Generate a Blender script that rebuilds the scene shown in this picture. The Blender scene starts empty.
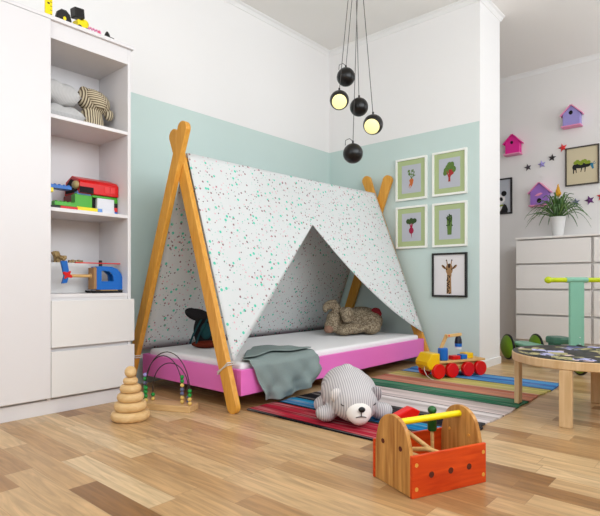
import bpy, bmesh, math, random
from mathutils import Vector, Matrix, Euler
random.seed(7)
sc = bpy.context.scene
COL = sc.collection
PI = math.pi
def lin(c):
    c = c / 255.0
    return c / 12.92 if c <= 0.04045 else ((c + 0.055) / 1.055) ** 2.4
def rgb(r, g, b): return (lin(r), lin(g), lin(b), 1.0)

# ------------------------------------------------------------------ materials
def newmat(name):
    m = bpy.data.materials.new(name); m.use_nodes = True
    nt = m.node_tree; b = nt.nodes['Principled BSDF']
    return m, nt, b
def N(nt, kind, **kw):
    n = nt.nodes.new(kind)
    for k, v in kw.items(): setattr(n, k, v)
    return n
def math_node(nt, op, a, b=None):
    n = N(nt, 'ShaderNodeMath', operation=op)
    for i, v in enumerate((a, b)):
        if v is None: continue
        if isinstance(v, (int, float)): n.inputs[i].default_value = v
        else: nt.links.new(v, n.inputs[i])
    return n.outputs[0]
def mixc(nt, fac, a, b):
    n = N(nt, 'ShaderNodeMix', data_type='RGBA')
    for sock, v in ((n.inputs[0], fac), (n.inputs[6], a), (n.inputs[7], b)):
        if isinstance(v, (int, float)): sock.default_value = v
        elif isinstance(v, tuple): sock.default_value = v
        else: nt.links.new(v, sock)
    return n.outputs[2]
def objco(nt, scale=(1, 1, 1), src='Object'):
    t = N(nt, 'ShaderNodeTexCoord'); mp = N(nt, 'ShaderNodeMapping')
    mp.inputs['Scale'].default_value = scale
    nt.links.new(t.outputs[src], mp.inputs[0])
    return mp.outputs[0]
def bump(nt, b, h, strength=0.2, dist=0.002):
    n = N(nt, 'ShaderNodeBump'); n.inputs['Strength'].default_value = strength; n.inputs['Distance'].default_value = dist
    nt.links.new(h, n.inputs['Height']); nt.links.new(n.outputs[0], b.inputs['Normal'])
def paint(name, c, rough=0.5, var=0.04, scale=6, spec=0.4):
    m, nt, b = newmat(name)
    v = objco(nt); n = N(nt, 'ShaderNodeTexNoise'); n.inputs['Scale'].default_value = scale
    nt.links.new(v, n.inputs[0])
    d = tuple(x * (1 - var) for x in c[:3]) + (1,)
    nt.links.new(mixc(nt, n.outputs[0], c, d), b.inputs['Base Color'])
    b.inputs['Roughness'].default_value = rough; b.inputs['Specular IOR Level'].default_value = spec
    return m
def wood(name, c1, c2, stretch=(30, 30, 2.5), rough=0.5, spec=0.35):
    m, nt, b = newmat(name)
    v = objco(nt, stretch); n = N(nt, 'ShaderNodeTexNoise')
    n.inputs['Scale'].default_value = 1.6; n.inputs['Detail'].default_value = 5; n.inputs['Distortion'].default_value = 0.6
    nt.links.new(v, n.inputs[0])
    r = N(nt, 'ShaderNodeValToRGB'); r.color_ramp.elements[0].position = 0.3; r.color_ramp.elements[1].position = 0.72
    r.color_ramp.elements[0].color = c2; r.color_ramp.elements[1].color = c1
    nt.links.new(n.outputs[0], r.inputs[0]); nt.links.new(r.outputs[0], b.inputs['Base Color'])
    b.inputs['Roughness'].default_value = rough; b.inputs['Specular IOR Level'].default_value = spec
    bump(nt, b, n.outputs[0], 0.1, 0.001)
    return m
def stripes(name, ca, cb, axis=0, period=0.013, duty=0.5, soft=0.5, wob=0.2, rough=0.9):
    m, nt, b = newmat(name)
    v = objco(nt); s = N(nt, 'ShaderNodeSeparateXYZ'); nt.links.new(v, s.inputs[0])
    n = N(nt, 'ShaderNodeTexNoise'); n.inputs['Scale'].default_value = 12; nt.links.new(v, n.inputs[0])
    x = math_node(nt, 'ADD', math_node(nt, 'MULTIPLY', s.outputs[axis], 2 * PI / period), math_node(nt, 'MULTIPLY', n.outputs[0], wob * 2 * PI))
    w = math_node(nt, 'MULTIPLY', math_node(nt, 'SINE', x), soft)
    f = N(nt, 'ShaderNodeClamp'); nt.links.new(math_node(nt, 'ADD', w, duty), f.inputs[0])
    nt.links.new(mixc(nt, f.outputs[0], ca, cb), b.inputs['Base Color'])
    b.inputs['Roughness'].default_value = rough; b.inputs['Specular IOR Level'].default_value = 0.1
    bump(nt, b, f.outputs[0], 0.4, 0.002)
    return m
def fabric(name, c, scale=220, var=0.12, rough=0.9):
    m, nt, b = newmat(name)
    v = objco(nt); n = N(nt, 'ShaderNodeTexNoise'); n.inputs['Scale'].default_value = scale; nt.links.new(v, n.inputs[0])
    d = tuple(x * (1 - var) for x in c[:3]) + (1,)
    nt.links.new(mixc(nt, n.outputs[0], c, d), b.inputs['Base Color'])
    b.inputs['Roughness'].default_value = rough; b.inputs['Specular IOR Level'].default_value = 0.1
    bump(nt, b, n.outputs[0], 0.25, 0.001)
    return m
def tweed(name, cols, scale=70):
    m, nt, b = newmat(name)
    v = objco(nt); n = N(nt, 'ShaderNodeTexVoronoi'); n.inputs['Scale'].default_value = scale; nt.links.new(v, n.inputs[0])
    s = N(nt, 'ShaderNodeSeparateColor'); nt.links.new(n.outputs['Color'], s.inputs[0])
    r = N(nt, 'ShaderNodeValToRGB'); r.color_ramp.interpolation = 'CONSTANT'
    while len(r.color_ramp.elements) < len(cols): r.color_ramp.elements.new(0.5)
    for i, c in enumerate(cols): r.color_ramp.elements[i].position = i / len(cols); r.color_ramp.elements[i].color = c
    nt.links.new(s.outputs[0], r.inputs[0]); nt.links.new(r.outputs[0], b.inputs['Base Color'])
    b.inputs['Roughness'].default_value = 0.95; b.inputs['Specular IOR Level'].default_value = 0.05
    bump(nt, b, n.outputs['Distance'], 0.8, 0.004)
    return m
def emit(name, c, s):
    m, nt, b = newmat(name)
    v = objco(nt); n = N(nt, 'ShaderNodeTexNoise'); n.inputs['Scale'].default_value = 4; nt.links.new(v, n.inputs[0])
    d = tuple(x * 0.94 for x in c[:3]) + (1,)
    nt.links.new(mixc(nt, n.outputs[0], c, d), b.inputs['Emission Color']); b.inputs['Emission Strength'].default_value = s
    b.inputs['Base Color'].default_value = c
    return m

WHITE = rgb(238, 235, 232)
M = {}
M['wall_white'] = paint('wall_white_paint', rgb(240, 236, 234), 0.7, 0.015, 3, 0.2)
M['ceiling'] = paint('ceiling_paint', rgb(247, 244, 240), 0.8, 0.015, 3, 0.1)
M['far_wall'] = paint('far_wall_paint', rgb(234, 230, 227), 0.7, 0.015, 3, 0.2)
M['trim'] = paint('trim_paint', rgb(240, 238, 236), 0.5, 0.01, 3, 0.3)
M['lacquer'] = paint('white_lacquer', rgb(226, 222, 222), 0.35, 0.01, 2, 0.4)
M['drawer'] = paint('drawer_lacquer', rgb(228, 225, 222), 0.35, 0.01, 2, 0.4)
M['dresser'] = paint('warm_white_lacquer', rgb(243, 238, 234), 0.35, 0.01, 2, 0.4)
M['pink'] = paint('pink_lacquer', rgb(234, 116, 194), 0.35, 0.04, 5)
M['mattress'] = fabric('mattress_cloth', rgb(238, 236, 236), 90, 0.05)
M['pole'] = wood('honey_pine', rgb(226, 166, 72), rgb(208, 142, 50), (40, 40, 3), 0.4)
M['beech'] = wood('pale_beech', rgb(226, 192, 140), rgb(208, 168, 112), (14, 14, 40), 0.45)
M['beech_x'] = wood('pale_beech_long', rgb(220, 184, 132), rgb(200, 158, 104), (3, 40, 40), 0.45)
M['table_wood'] = wood('birch_table', rgb(226, 194, 150), rgb(206, 168, 120), (25, 25, 3), 0.4)
M['tool_pine'] = wood('toolbox_pine', rgb(222, 166, 92), rgb(158, 98, 42), (4, 34, 2.2), 0.4)
M['tool_orange'] = wood('orange_stain', rgb(226, 82, 24), rgb(192, 54, 12), (3, 30, 26), 0.35)
M['truck_wood'] = wood('truck_wood', rgb(224, 184, 120), rgb(196, 150, 90), (4, 40, 40), 0.45)
M['yellow'] = paint('yellow_lacquer', rgb(236, 190, 10), 0.3, 0.06)
M['bright_yellow'] = paint('bright_yellow_lacquer', rgb(248, 222, 20), 0.3, 0.04)
M['red'] = paint('red_lacquer', rgb(214, 10, 12), 0.3, 0.05)
M['blue'] = paint('blue_lacquer', rgb(24, 104, 190), 0.3, 0.05)
M['navy'] = paint('navy_lacquer', rgb(16, 18, 38), 0.35, 0.05)
M['green'] = paint('green_lacquer', rgb(24, 140, 56), 0.3, 0.05)
M['dkgreen'] = paint('dark_green_lacquer', rgb(30, 92, 40), 0.35, 0.05)
M['lime'] = paint('lime_lacquer', rgb(112, 150, 30), 0.4, 0.08)
M['limegrip'] = paint('lime_rubber', rgb(196, 212, 20), 0.4, 0.05)
M['teal'] = paint('sage_green_lacquer', rgb(134, 190, 166), 0.4, 0.04)
M['dkteal'] = paint('deep_sage_lacquer', rgb(70, 120, 100), 0.4, 0.06)
M['black'] = paint('black_plastic', rgb(24, 22, 22), 0.35, 0.1)
M['globe'] = paint('black_globe_enamel', rgb(20, 17, 16), 0.3, 0.2, 8, 0.35)
M['cord'] = paint('dark_cord', rgb(70, 66, 64), 0.6, 0.05)
M['wire'] = paint('dark_wire', rgb(40, 34, 34), 0.4, 0.05)
M['string'] = paint('white_string', rgb(214, 206, 196), 0.8, 0.05)
M['lens'] = emit('lamp_diffuser', (0.80, 0.73, 0.34, 1), 0.78)
M['blanket'] = fabric('sage_grey_linen', rgb(136, 149, 146), 160, 0.15)
M['bear'] = stripes('grey_striped_knit', rgb(212, 207, 206), rgb(166, 161, 163), 0, 0.0105, 0.48, 0.5, 0.10)
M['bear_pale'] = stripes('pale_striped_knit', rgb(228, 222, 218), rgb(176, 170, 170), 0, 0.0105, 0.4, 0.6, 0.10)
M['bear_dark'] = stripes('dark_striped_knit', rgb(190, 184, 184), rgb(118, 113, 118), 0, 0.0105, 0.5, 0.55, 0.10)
M['bear_white'] = fabric('white_knit', rgb(240, 234, 228), 150, 0.06)
M['thread'] = paint('dark_thread', rgb(70, 62, 60), 0.8, 0.05)
M['tweed'] = tweed('brown_tweed_knit', [rgb(146, 131, 110), rgb(122, 108, 89), rgb(158, 143, 121), rgb(134, 119, 98), rgb(112, 97, 79), rgb(168, 153, 130)], 130)
M['snout'] = fabric('rosy_knit', rgb(150, 116, 98), 120, 0.15)
M['maroon'] = fabric('maroon_cloth', rgb(132, 36, 44), 120, 0.2)
M['owl'] = stripes('brown_cream_striped_cloth', rgb(208, 194, 166), rgb(88, 74, 58), 0, 0.0112, 0.42, 0.9, 0.25)
M['owl_wing'] = stripes('brown_cream_diagonal_cloth', rgb(208, 194, 166), rgb(104, 88, 66), 2, 0.010, 0.42, 0.9, 0.3)
M['greycloth'] = stripes('grey_fine_striped_cloth', rgb(206, 204, 202), rgb(186, 184, 183), 0, 0.008, 0.5, 0.5, 0.3)
M['bag'] = fabric('charcoal_cloth', rgb(44, 42, 44), 60, 0.25)
M['bagteal'] = fabric('petrol_cloth', rgb(36, 74, 78), 60, 0.2)
M['rust'] = fabric('rust_cloth', rgb(104, 40, 26), 60, 0.2)
M['leaf'] = paint('leaf_green', rgb(92, 130, 74), 0.45, 0.5, 20)
M['leaf2'] = paint('leaf_light_green', rgb(104, 140, 70), 0.45, 0.4, 20)
M['pot'] = paint('white_ceramic', rgb(232, 230, 228), 0.3, 0.02)
M['soil'] = paint('potting_soil', rgb(58, 42, 30), 0.95, 0.4, 60)
M['bloom'] = paint('orange_yellow_bloom', rgb(236, 170, 30), 0.5, 0.4, 30)
M['hotpink'] = paint('hot_pink_paint', rgb(232, 40, 150), 0.5, 0.05)
M['palepink'] = paint('pale_pink_paint', rgb(240, 150, 190), 0.5, 0.05)
M['lavender'] = paint('lavender_paint', rgb(160, 150, 212), 0.5, 0.05)
M['purple'] = paint('purple_paint', rgb(158, 112, 196), 0.5, 0.05)
M['plum'] = paint('plum_paint', rgb(100, 40, 110), 0.45, 0.05)
M['slate'] = paint('slate_blue_paint', rgb(96, 100, 130), 0.45, 0.05)
M['darkgrey'] = paint('dark_grey_paint', rgb(62, 52, 60), 0.45, 0.1)
M['starred'] = paint('star_red_paint', rgb(226, 52, 52), 0.4, 0.05)
M['bead_yellow'] = paint('pale_yellow_bead', rgb(224, 188, 104), 0.4, 0.05)
M['dark'] = paint('dark_recess', rgb(28, 20, 24), 0.9, 0.05)  # flat dark colour painted for the shade inside openings
M['plug'] = paint('dark_wood_plug', rgb(92, 34, 12), 0.7, 0.1)
M['brass'] = paint('brass_screw', rgb(226, 160, 70), 0.35, 0.05)
M['frame_white'] = paint('white_frame', rgb(244, 243, 236), 0.4, 0.02)
M['frame_black'] = paint('black_frame', rgb(34, 32, 32), 0.4, 0.05)
M['frame_bronze'] = paint('dark_bronze_frame', rgb(70, 62, 54), 0.4, 0.05)
M['mat_green'] = paint('green_mount', rgb(174, 188, 138), 0.8, 0.03)
M['paper_grey'] = paint('grey_paper', rgb(184, 186, 194), 0.8, 0.03)
M['paper_white'] = paint('white_paper', rgb(226, 222, 222), 0.8, 0.02)
M['paper_sand'] = paint('sand_paper', rgb(212, 198, 166), 0.8, 0.03)
M['ink_orange'] = paint('orange_ink', rgb(204, 110, 58), 0.8, 0.2, 60)
M['ink_leaf'] = paint('leaf_ink', rgb(104, 136, 62), 0.8, 0.5, 60)
M['ink_dkleaf'] = paint('dark_leaf_ink', rgb(58, 84, 40), 0.8, 0.4, 60)
M['ink_red'] = paint('red_ink', rgb(180, 54, 50), 0.8, 0.3, 60)
M['ink_beet'] = paint('beet_ink', rgb(172, 30, 70), 0.8, 0.3, 60)
M['ink_tan'] = paint('tan_ink', rgb(168, 128, 86), 0.8, 0.2, 60)
M['ink_brown'] = paint('brown_ink', rgb(66, 44, 30), 0.8, 0.2, 60)
M['ink_black'] = paint('black_ink', rgb(30, 28, 30), 0.8, 0.2, 60)
M['ink_blue'] = paint('blue_ink', rgb(60, 130, 160), 0.8, 0.2, 60)
M['ink_lime'] = paint('lime_ink', rgb(150, 170, 50), 0.8, 0.4, 60)
M['ltblue'] = paint('light_blue_brick', rgb(110, 156, 220), 0.3, 0.03)
M['brickgreen'] = paint('green_brick', rgb(72, 170, 40), 0.3, 0.03)
M['brickwhite'] = paint('white_brick', rgb(226, 226, 230), 0.3, 0.03)
M['brickbeige'] = paint('beige_brick', rgb(180, 160, 110), 0.4, 0.03)
M['brickdark'] = paint('dark_red_brick', rgb(130, 10, 16), 0.4, 0.03)
M['carton'] = paint('white_carton', rgb(224, 222, 220), 0.6, 0.02)
M['knotwood'] = wood('toy_wood_brown', rgb(206, 176, 120), rgb(120, 90, 56), (60, 60, 60), 0.5)

# wall paint with the teal band below 1.99 m (a painted colour change)
def band(name, ymin):
    m, nt, b = newmat(name)
    g = N(nt, 'ShaderNodeNewGeometry'); s = N(nt, 'ShaderNodeSeparateXYZ'); nt.links.new(g.outputs['Position'], s.inputs[0])
    z = math_node(nt, 'LESS_THAN', s.outputs[2], 1.99)
    y = math_node(nt, 'MULTIPLY', math_node(nt, 'GREATER_THAN', s.outputs[1], ymin), math_node(nt, 'LESS_THAN', s.outputs[0], 4.2))
    n = N(nt, 'ShaderNodeTexNoise'); n.inputs['Scale'].default_value = 3; nt.links.new(objco(nt), n.inputs[0])
    teal = mixc(nt, n.outputs[0], rgb(201, 217, 212), rgb(198, 215, 210))
    nt.links.new(mixc(nt, math_node(nt, 'MULTIPLY', z, y), rgb(238, 235, 233), teal), b.inputs['Base Color'])
    b.inputs['Roughness'].default_value = 0.7; b.inputs['Specular IOR Level'].default_value = 0.2
    return m
M['band'] = band('two_tone_wall_paint', 1.612)

def floor_mat():
    m, nt, b = newmat('oak_strip_parquet')
    g = N(nt, 'ShaderNodeNewGeometry'); s = N(nt, 'ShaderNodeSeparateXYZ'); nt.links.new(g.outputs['Position'], s.inputs[0])
    W = 0.1
    xs = math_node(nt, 'DIVIDE', math_node(nt, 'SUBTRACT', s.outputs[0], 0.064), W)
    row = math_node(nt, 'FLOOR', xs)
    wn = N(nt, 'ShaderNodeTexWhiteNoise', noise_dimensions='1D'); nt.links.new(row, wn.inputs['W'])
    L = 0.62
    ys = math_node(nt, 'ADD', math_node(nt, 'DIVIDE', s.outputs[1], L), math_node(nt, 'MULTIPLY', wn.outputs[0], 7.3))
    colm = math_node(nt, 'FLOOR', ys)
    cv = N(nt, 'ShaderNodeCombineXYZ'); nt.links.new(row, cv.inputs[0]); nt.links.new(colm, cv.inputs[1])
    w2 = N(nt, 'ShaderNodeTexWhiteNoise', noise_dimensions='3D'); nt.links.new(cv.outputs[0], w2.inputs[0])
    r = N(nt, 'ShaderNodeValToRGB'); e = r.color_ramp.elements
    cols = [(0, rgb(142, 100, 58)), (0.1, rgb(170, 126, 80)), (0.3, rgb(192, 150, 102)), (0.5, rgb(203, 163, 115)), (0.75, rgb(212, 176, 129)), (1, rgb(222, 190, 146))]
    while len(e) < len(cols): e.new(0.5)
    for i, (p, c) in enumerate(cols): e[i].position = p; e[i].color = c
    nt.links.new(w2.outputs[0], r.inputs[0])
    # grain along the boards, shifted per board
    off = N(nt, 'ShaderNodeVectorMath', operation='SCALE'); nt.links.new(w2.outputs['Color'], off.inputs[0]); off.inputs['Scale'].default_value = 20
    ad = N(nt, 'ShaderNodeVectorMath', operation='ADD'); nt.links.new(g.outputs['Position'], ad.inputs[0]); nt.links.new(off.outputs[0], ad.inputs[1])
    mp = N(nt, 'ShaderNodeMapping'); mp.inputs['Scale'].default_value = (26, 2.2, 26); nt.links.new(ad.outputs[0], mp.inputs[0])
    n = N(nt, 'ShaderNodeTexNoise'); n.inputs['Scale'].default_value = 1.5; n.inputs['Detail'].default_value = 6; n.inputs['Distortion'].default_value = 1.2
    nt.links.new(mp.outputs[0], n.inputs[0])
    gr = N(nt, 'ShaderNodeMapRange'); gr.inputs[1].default_value = 0.35; gr.inputs[2].default_value = 0.7; gr.inputs[3].default_value = 0.70; gr.inputs[4].default_value = 1.06
    nt.links.new(n.outputs[0], gr.inputs[0])
    mm = N(nt, 'ShaderNodeVectorMath', operation='SCALE'); nt.links.new(r.outputs[0], mm.inputs[0]); nt.links.new(gr.outputs[0], mm.inputs['Scale'])
    fx = math_node(nt, 'FRACT', xs); fy = math_node(nt, 'FRACT', ys)
    gap = math_node(nt, 'MAXIMUM', math_node(nt, 'LESS_THAN', fx, 0.012), math_node(nt, 'LESS_THAN', fy, 0.003))
    nt.links.new(mixc(nt, math_node(nt, 'MULTIPLY', gap, 0.45), mm.outputs[0], rgb(120, 84, 52)), b.inputs['Base Color'])
    b.inputs['Roughness'].default_value = 0.33; b.inputs['Specular IOR Level'].default_value = 0.35
    bump(nt, b, n.outputs[0], 0.04, 0.001)
    return m
M['floor'] = floor_mat()

def rug_mat():
    m, nt, b = newmat('striped_rag_rug_weave')
    g = N(nt, 'ShaderNodeNewGeometry'); s = N(nt, 'ShaderNodeSeparateXYZ'); nt.links.new(g.outputs['Position'], s.inputs[0])
    mp = N(nt, 'ShaderNodeMapping'); mp.inputs['Scale'].default_value = (26, 0.9, 1); nt.links.new(g.outputs['Position'], mp.inputs[0])
    n = N(nt, 'ShaderNodeTexNoise'); n.inputs['Scale'].default_value = 1.6; n.inputs['Detail'].default_value = 4; nt.links.new(mp.outputs[0], n.inputs[0])
    f = math_node(nt, 'DIVIDE', math_node(nt, 'SUBTRACT', s.outputs[0], 1.88), 2.0)
    r = N(nt, 'ShaderNodeValToRGB'); r.color_ramp.interpolation = 'CONSTANT'
    K = rgb(34, 32, 34)
    st = [(1.88, K), (1.895, rgb(176, 36, 56)), (2.0, rgb(160, 30, 50)), (2.012, rgb(184, 44, 62)), (2.098, K), (2.115, rgb(30, 116, 168)), (2.2, rgb(44, 140, 186)),
          (2.262, rgb(36, 34, 38)), (2.40, rgb(62, 58, 60)), (2.46, rgb(214, 202, 200)), (2.56, rgb(196, 184, 180)), (2.60, rgb(226, 216, 214)),
          (2.66, rgb(120, 108, 104)), (2.672, rgb(222, 206, 202)), (2.78, rgb(204, 190, 184)), (2.862, rgb(40, 50, 44)), (2.88, rgb(50, 112, 84)), (2.98, rgb(66, 128, 96)), (3.06, rgb(38, 46, 40)),
          (3.076, rgb(206, 140, 112)), (3.2, rgb(190, 116, 92)), (3.28, rgb(212, 172, 140)), (3.31, rgb(204, 190, 110)), (3.42, rgb(180, 170, 92)), (3.48, rgb(60, 56, 44)),
          (3.5, rgb(70, 138, 196)), (3.6, rgb(40, 98, 168)), (3.66, rgb(84, 150, 204)), (3.76, rgb(30, 44, 70))]
    e = r.color_ramp.elements
    while len(e) < len(st): e.new(0.5)
    for i, (p, c) in enumerate(st): e[i].position = (p - 1.88) / 2.0; e[i].color = c
    nt.links.new(f, r.inputs[0])
    k = N(nt, 'ShaderNodeMapRange'); k.inputs[1].default_value = 0.35; k.inputs[2].default_value = 0.65; k.inputs[3].default_value = 0.62; k.inputs[4].default_value = 1.12
    nt.links.new(n.outputs[0], k.inputs[0])
    mq = N(nt, 'ShaderNodeMapping'); mq.inputs['Scale'].default_value = (60, 2.4, 1); mq.inputs['Location'].default_value = (3.1, 7.7, 0); nt.links.new(g.outputs['Position'], mq.inputs[0])
    n2 = N(nt, 'ShaderNodeTexNoise'); n2.inputs['Scale'].default_value = 1.0; n2.inputs['Detail'].default_value = 3; nt.links.new(mq.outputs[0], n2.inputs[0])
    k2 = N(nt, 'ShaderNodeMapRange'); k2.inputs[1].default_value = 0.5; k2.inputs[2].default_value = 0.72; k2.inputs[3].default_value = 0.0; k2.inputs[4].default_value = 0.5
    nt.links.new(n2.outputs[0], k2.inputs[0])
    worn = mixc(nt, k2.outputs[0], r.outputs[0], rgb(196, 184, 176))
    mm = N(nt, 'ShaderNodeVectorMath', operation='SCALE'); nt.links.new(worn, mm.inputs[0]); nt.links.new(k.outputs[0], mm.inputs['Scale'])
    nt.links.new(mm.outputs[0], b.inputs['Base Color']); b.inputs['Roughness'].default_value = 0.95; b.inputs['Specular IOR Level'].default_value = 0.05
    w = N(nt, 'ShaderNodeTexWave'); w.inputs['Scale'].default_value = 30; w.bands_direction = 'X'
    nt.links.new(g.outputs['Position'], w.inputs[0]); bump(nt, b, w.outputs['Fac'], 0.3, 0.002)
    return m
M['rug'] = rug_mat()

def canvas_mat():
    m, nt, b = newmat('confetti_print_canvas')
    v = objco(nt)
    col = rgb(214, 216, 215)
    last = col
    for sc_, rad, c, thr in ((20, 0.19, rgb(92, 200, 172), 0.15), (25, 0.18, rgb(150, 116, 118), 0.15), (30, 0.17, rgb(222, 172, 180), 0.2), (33, 0.16, rgb(118, 98, 106), 0.35), (41, 0.18, rgb(176, 206, 198), 0.3)):
        mp = N(nt, 'ShaderNodeMapping'); mp.inputs['Location'].default_value = (sc_ * .37, sc_ * .11, sc_ * .53); nt.links.new(v, mp.inputs[0])
        t = N(nt, 'ShaderNodeTexVoronoi', voronoi_dimensions='3D'); t.inputs['Scale'].default_value = sc_; t.inputs['Randomness'].default_value = 0.8
        nt.links.new(mp.outputs[0], t.inputs[0])
        s = N(nt, 'ShaderNodeSeparateColor'); nt.links.new(t.outputs['Color'], s.inputs[0])
        on = math_node(nt, 'MULTIPLY', math_node(nt, 'LESS_THAN', t.outputs['Distance'], rad), math_node(nt, 'GREATER_THAN', s.outputs[0], thr))
        last = mixc(nt, on, last, c)
    nt.links.new(last, b.inputs['Base Color'])
    b.inputs['Roughness'].default_value = 0.9; b.inputs['Specular IOR Level'].default_value = 0.1
    n = N(nt, 'ShaderNodeTexNoise'); n.inputs['Scale'].default_value = 300; nt.links.new(v, n.inputs[0]); bump(nt, b, n.outputs[0], 0.1, 0.001)
    return m
M['canvas'] = canvas_mat()

def tabletop_mat():
    m, nt, b = newmat('printed_tabletop_collage')
    v = objco(nt); t = N(nt, 'ShaderNodeTexVoronoi'); t.inputs['Scale'].default_value = 13; nt.links.new(v, t.inputs[0])
    n = N(nt, 'ShaderNodeTexNoise'); n.inputs['Scale'].default_value = 16; n.inputs['Detail'].default_value = 4; n.inputs['Distortion'].default_value = 1.5; nt.links.new(v, n.inputs[0])
    s = N(nt, 'ShaderNodeSeparateColor'); nt.links.new(t.outputs['Color'], s.inputs[0])
    r = N(nt, 'ShaderNodeValToRGB'); r.color_ramp.interpolation = 'CONSTANT'
    st = [(0, rgb(40, 42, 38)), (0.26, rgb(176, 166, 116)), (0.47, rgb(52, 50, 48)), (0.62, rgb(186, 184, 224)), (0.7, rgb(236, 206, 206)), (0.84, rgb(60, 52, 56)), (0.93, rgb(60, 70, 130))]
    e = r.color_ramp.elements
    while len(e) < len(st): e.new(0.5)
    for i, (p, c) in enumerate(st): e[i].position = p; e[i].color = c
    nt.links.new(s.outputs[0], r.inputs[0])
    f = N(nt, 'ShaderNodeMapRange'); f.inputs[1].default_value = 0.42; f.inputs[2].default_value = 0.46; nt.links.new(n.outputs[0], f.inputs[0])
    nt.links.new(mixc(nt, f.outputs[0], rgb(38, 36, 36), r.outputs[0]), b.inputs['Base Color'])
    b.inputs['Roughness'].default_value = 0.5; b.inputs['Specular IOR Level'].default_value = 0.2
    return m
M['collage'] = tabletop_mat()
M['table_border'] = paint('charcoal_border', rgb(50, 52, 50), 0.5, 0.05)

# ------------------------------------------------------------------ mesh helpers
def new(): return bmesh.new()
def box(bm, x0, x1, y0, y1, z0, z1, mtx=None):
    vs = [bm.verts.new((x, y, z)) for z in (z0, z1) for y in (y0, y1) for x in (x0, x1)]
    for f in ((0, 2, 3, 1), (4, 5, 7, 6), (0, 1, 5, 4), (2, 6, 7, 3), (0, 4, 6, 2), (1, 3, 7, 5)):
        bm.faces.new([vs[i] for i in f])
    if mtx is not None:
        for v in vs: v.co = mtx @ v.co
    return bm
def prism(bm, pts, a, b, axis='z', mtx=None):
    """outline pts extruded from a to b along axis; outline coords are the other two axes in order."""
    def co(p, t):
        return {'z': (p[0], p[1], t), 'x': (t, p[0], p[1]), 'y': (p[0], t, p[1])}[axis]
    lo = [bm.verts.new(co(p, a)) for p in pts]; hi = [bm.verts.new(co(p, b)) for p in pts]
    n = len(pts)
    fs = [bm.faces.new(lo[::-1]), bm.faces.new(hi)]
    for i in range(n): fs.append(bm.faces.new((lo[i], lo[(i + 1) % n], hi[(i + 1) % n], hi[i])))
    bmesh.ops.recalc_face_normals(bm, faces=fs)
    if mtx is not None:
        for v in lo + hi: v.co = mtx @ v.co
    return bm
def lathe(bm, prof, seg=32, c=(0, 0, 0), mtx=None):
    rings = []; vs = []
    for r, z in prof:
        if r < 1e-6: rings.append([bm.verts.new((c[0], c[1], c[2] + z))])
        else: rings.append([bm.verts.new((c[0] + r * math.cos(2 * PI * i / seg), c[1] + r * math.sin(2 * PI * i / seg), c[2] + z)) for i in range(seg)])
        vs += rings[-1]
    fs = []
    for A, B in zip(rings, rings[1:]):
        for i in range(seg):
            j = (i + 1) % seg
            if len(A) == 1 and len(B) == 1: continue
            if len(A) == 1: fs.append(bm.faces.new((A[0], B[j], B[i])))
            elif len(B) == 1: fs.append(bm.faces.new((A[i], A[j], B[0])))
            else: fs.append(bm.faces.new((A[i], A[j], B[j], B[i])))
    if len(rings[0]) > 1: fs.append(bm.faces.new(rings[0][::-1]))
    if len(rings[-1]) > 1: fs.append(bm.faces.new(rings[-1]))
    bmesh.ops.recalc_face_normals(bm, faces=fs)
    if mtx is not None:
        for v in vs: v.co = mtx @ v.co
    return bm
def align(p0, p1):
    d = Vector(p1) - Vector(p0)
    return Matrix.Translation(p0) @ d.to_track_quat('Z', 'Y').to_matrix().to_4x4(), d.length
def cyl(bm, p0, p1, r0, r1=None, seg=20, ch=0.0):
    r1 = r0 if r1 is None else r1
    m, L = align(p0, p1)
    prof = [(r0, 0), (r1, L)] if ch == 0 else [(r0 - ch, 0), (r0, ch), (r1, L - ch), (r1 - ch, L)]
    return lathe(bm, prof, seg, mtx=m)
def ell(bm, c, r, rot=(0, 0, 0), seg=20, rings=12):
    m = Matrix.Translation(c) @ Euler(rot).to_matrix().to_4x4() @ Matrix.Diagonal((r[0], r[1], r[2], 1))
    prof = [(math.sin(PI * i / rings), -math.cos(PI * i / rings)) for i in range(rings + 1)]
    prof[0] = (0, -1); prof[-1] = (0, 1)
    return lathe(bm, prof, seg, mtx=m)
def tube(bm, pts, r, seg=8):
    pts = [Vector(p) for p in pts]; rings = []
    ref = Vector((0.13, 0.31, 0.94))
    for i, p in enumerate(pts):
        d = (pts[min(i + 1, len(pts) - 1)] - pts[max(i - 1, 0)]).normalized()
        if abs(d.dot(ref)) > 0.95: ref = Vector((0.9, 0.2, 0.1))
        a = d.cross(ref).normalized(); b_ = d.cross(a).normalized()
        rr = r(i / (len(pts) - 1)) if callable(r) else r
        rings.append([bm.verts.new(p + rr * (math.cos(2 * PI * k / seg) * a + math.sin(2 * PI * k / seg) * b_)) for k in range(seg)])
    fs = []
    for A, B in zip(rings, rings[1:]):
        for k in range(seg): fs.append(bm.faces.new((A[k], A[(k + 1) % seg], B[(k + 1) % seg], B[k])))
    fs.append(bm.faces.new(rings[0][::-1])); fs.append(bm.faces.new(rings[-1]))
    bmesh.ops.recalc_face_normals(bm, faces=fs)
    return bm
def obj(name, bm, m, parent=None, smooth=True, bev=0.0, seg=2):
    me = bpy.data.meshes.new(name); bm.to_mesh(me); bm.free()
    me.materials.append(M[m] if isinstance(m, str) else m)
    o = bpy.data.objects.new(name, me); COL.objects.link(o)
    if parent: o.parent = parent
    if smooth:
        for p in me.polygons: p.use_smooth = True
        try: me.set_sharp_from_angle(angle=math.radians(38))
        except Exception: pass
    if bev:
        b = o.modifiers.new('bevel', 'BEVEL'); b.width = bev; b.segments = seg; b.limit_method = 'ANGLE'; b.angle_limit = math.radians(40)
    return o
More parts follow.
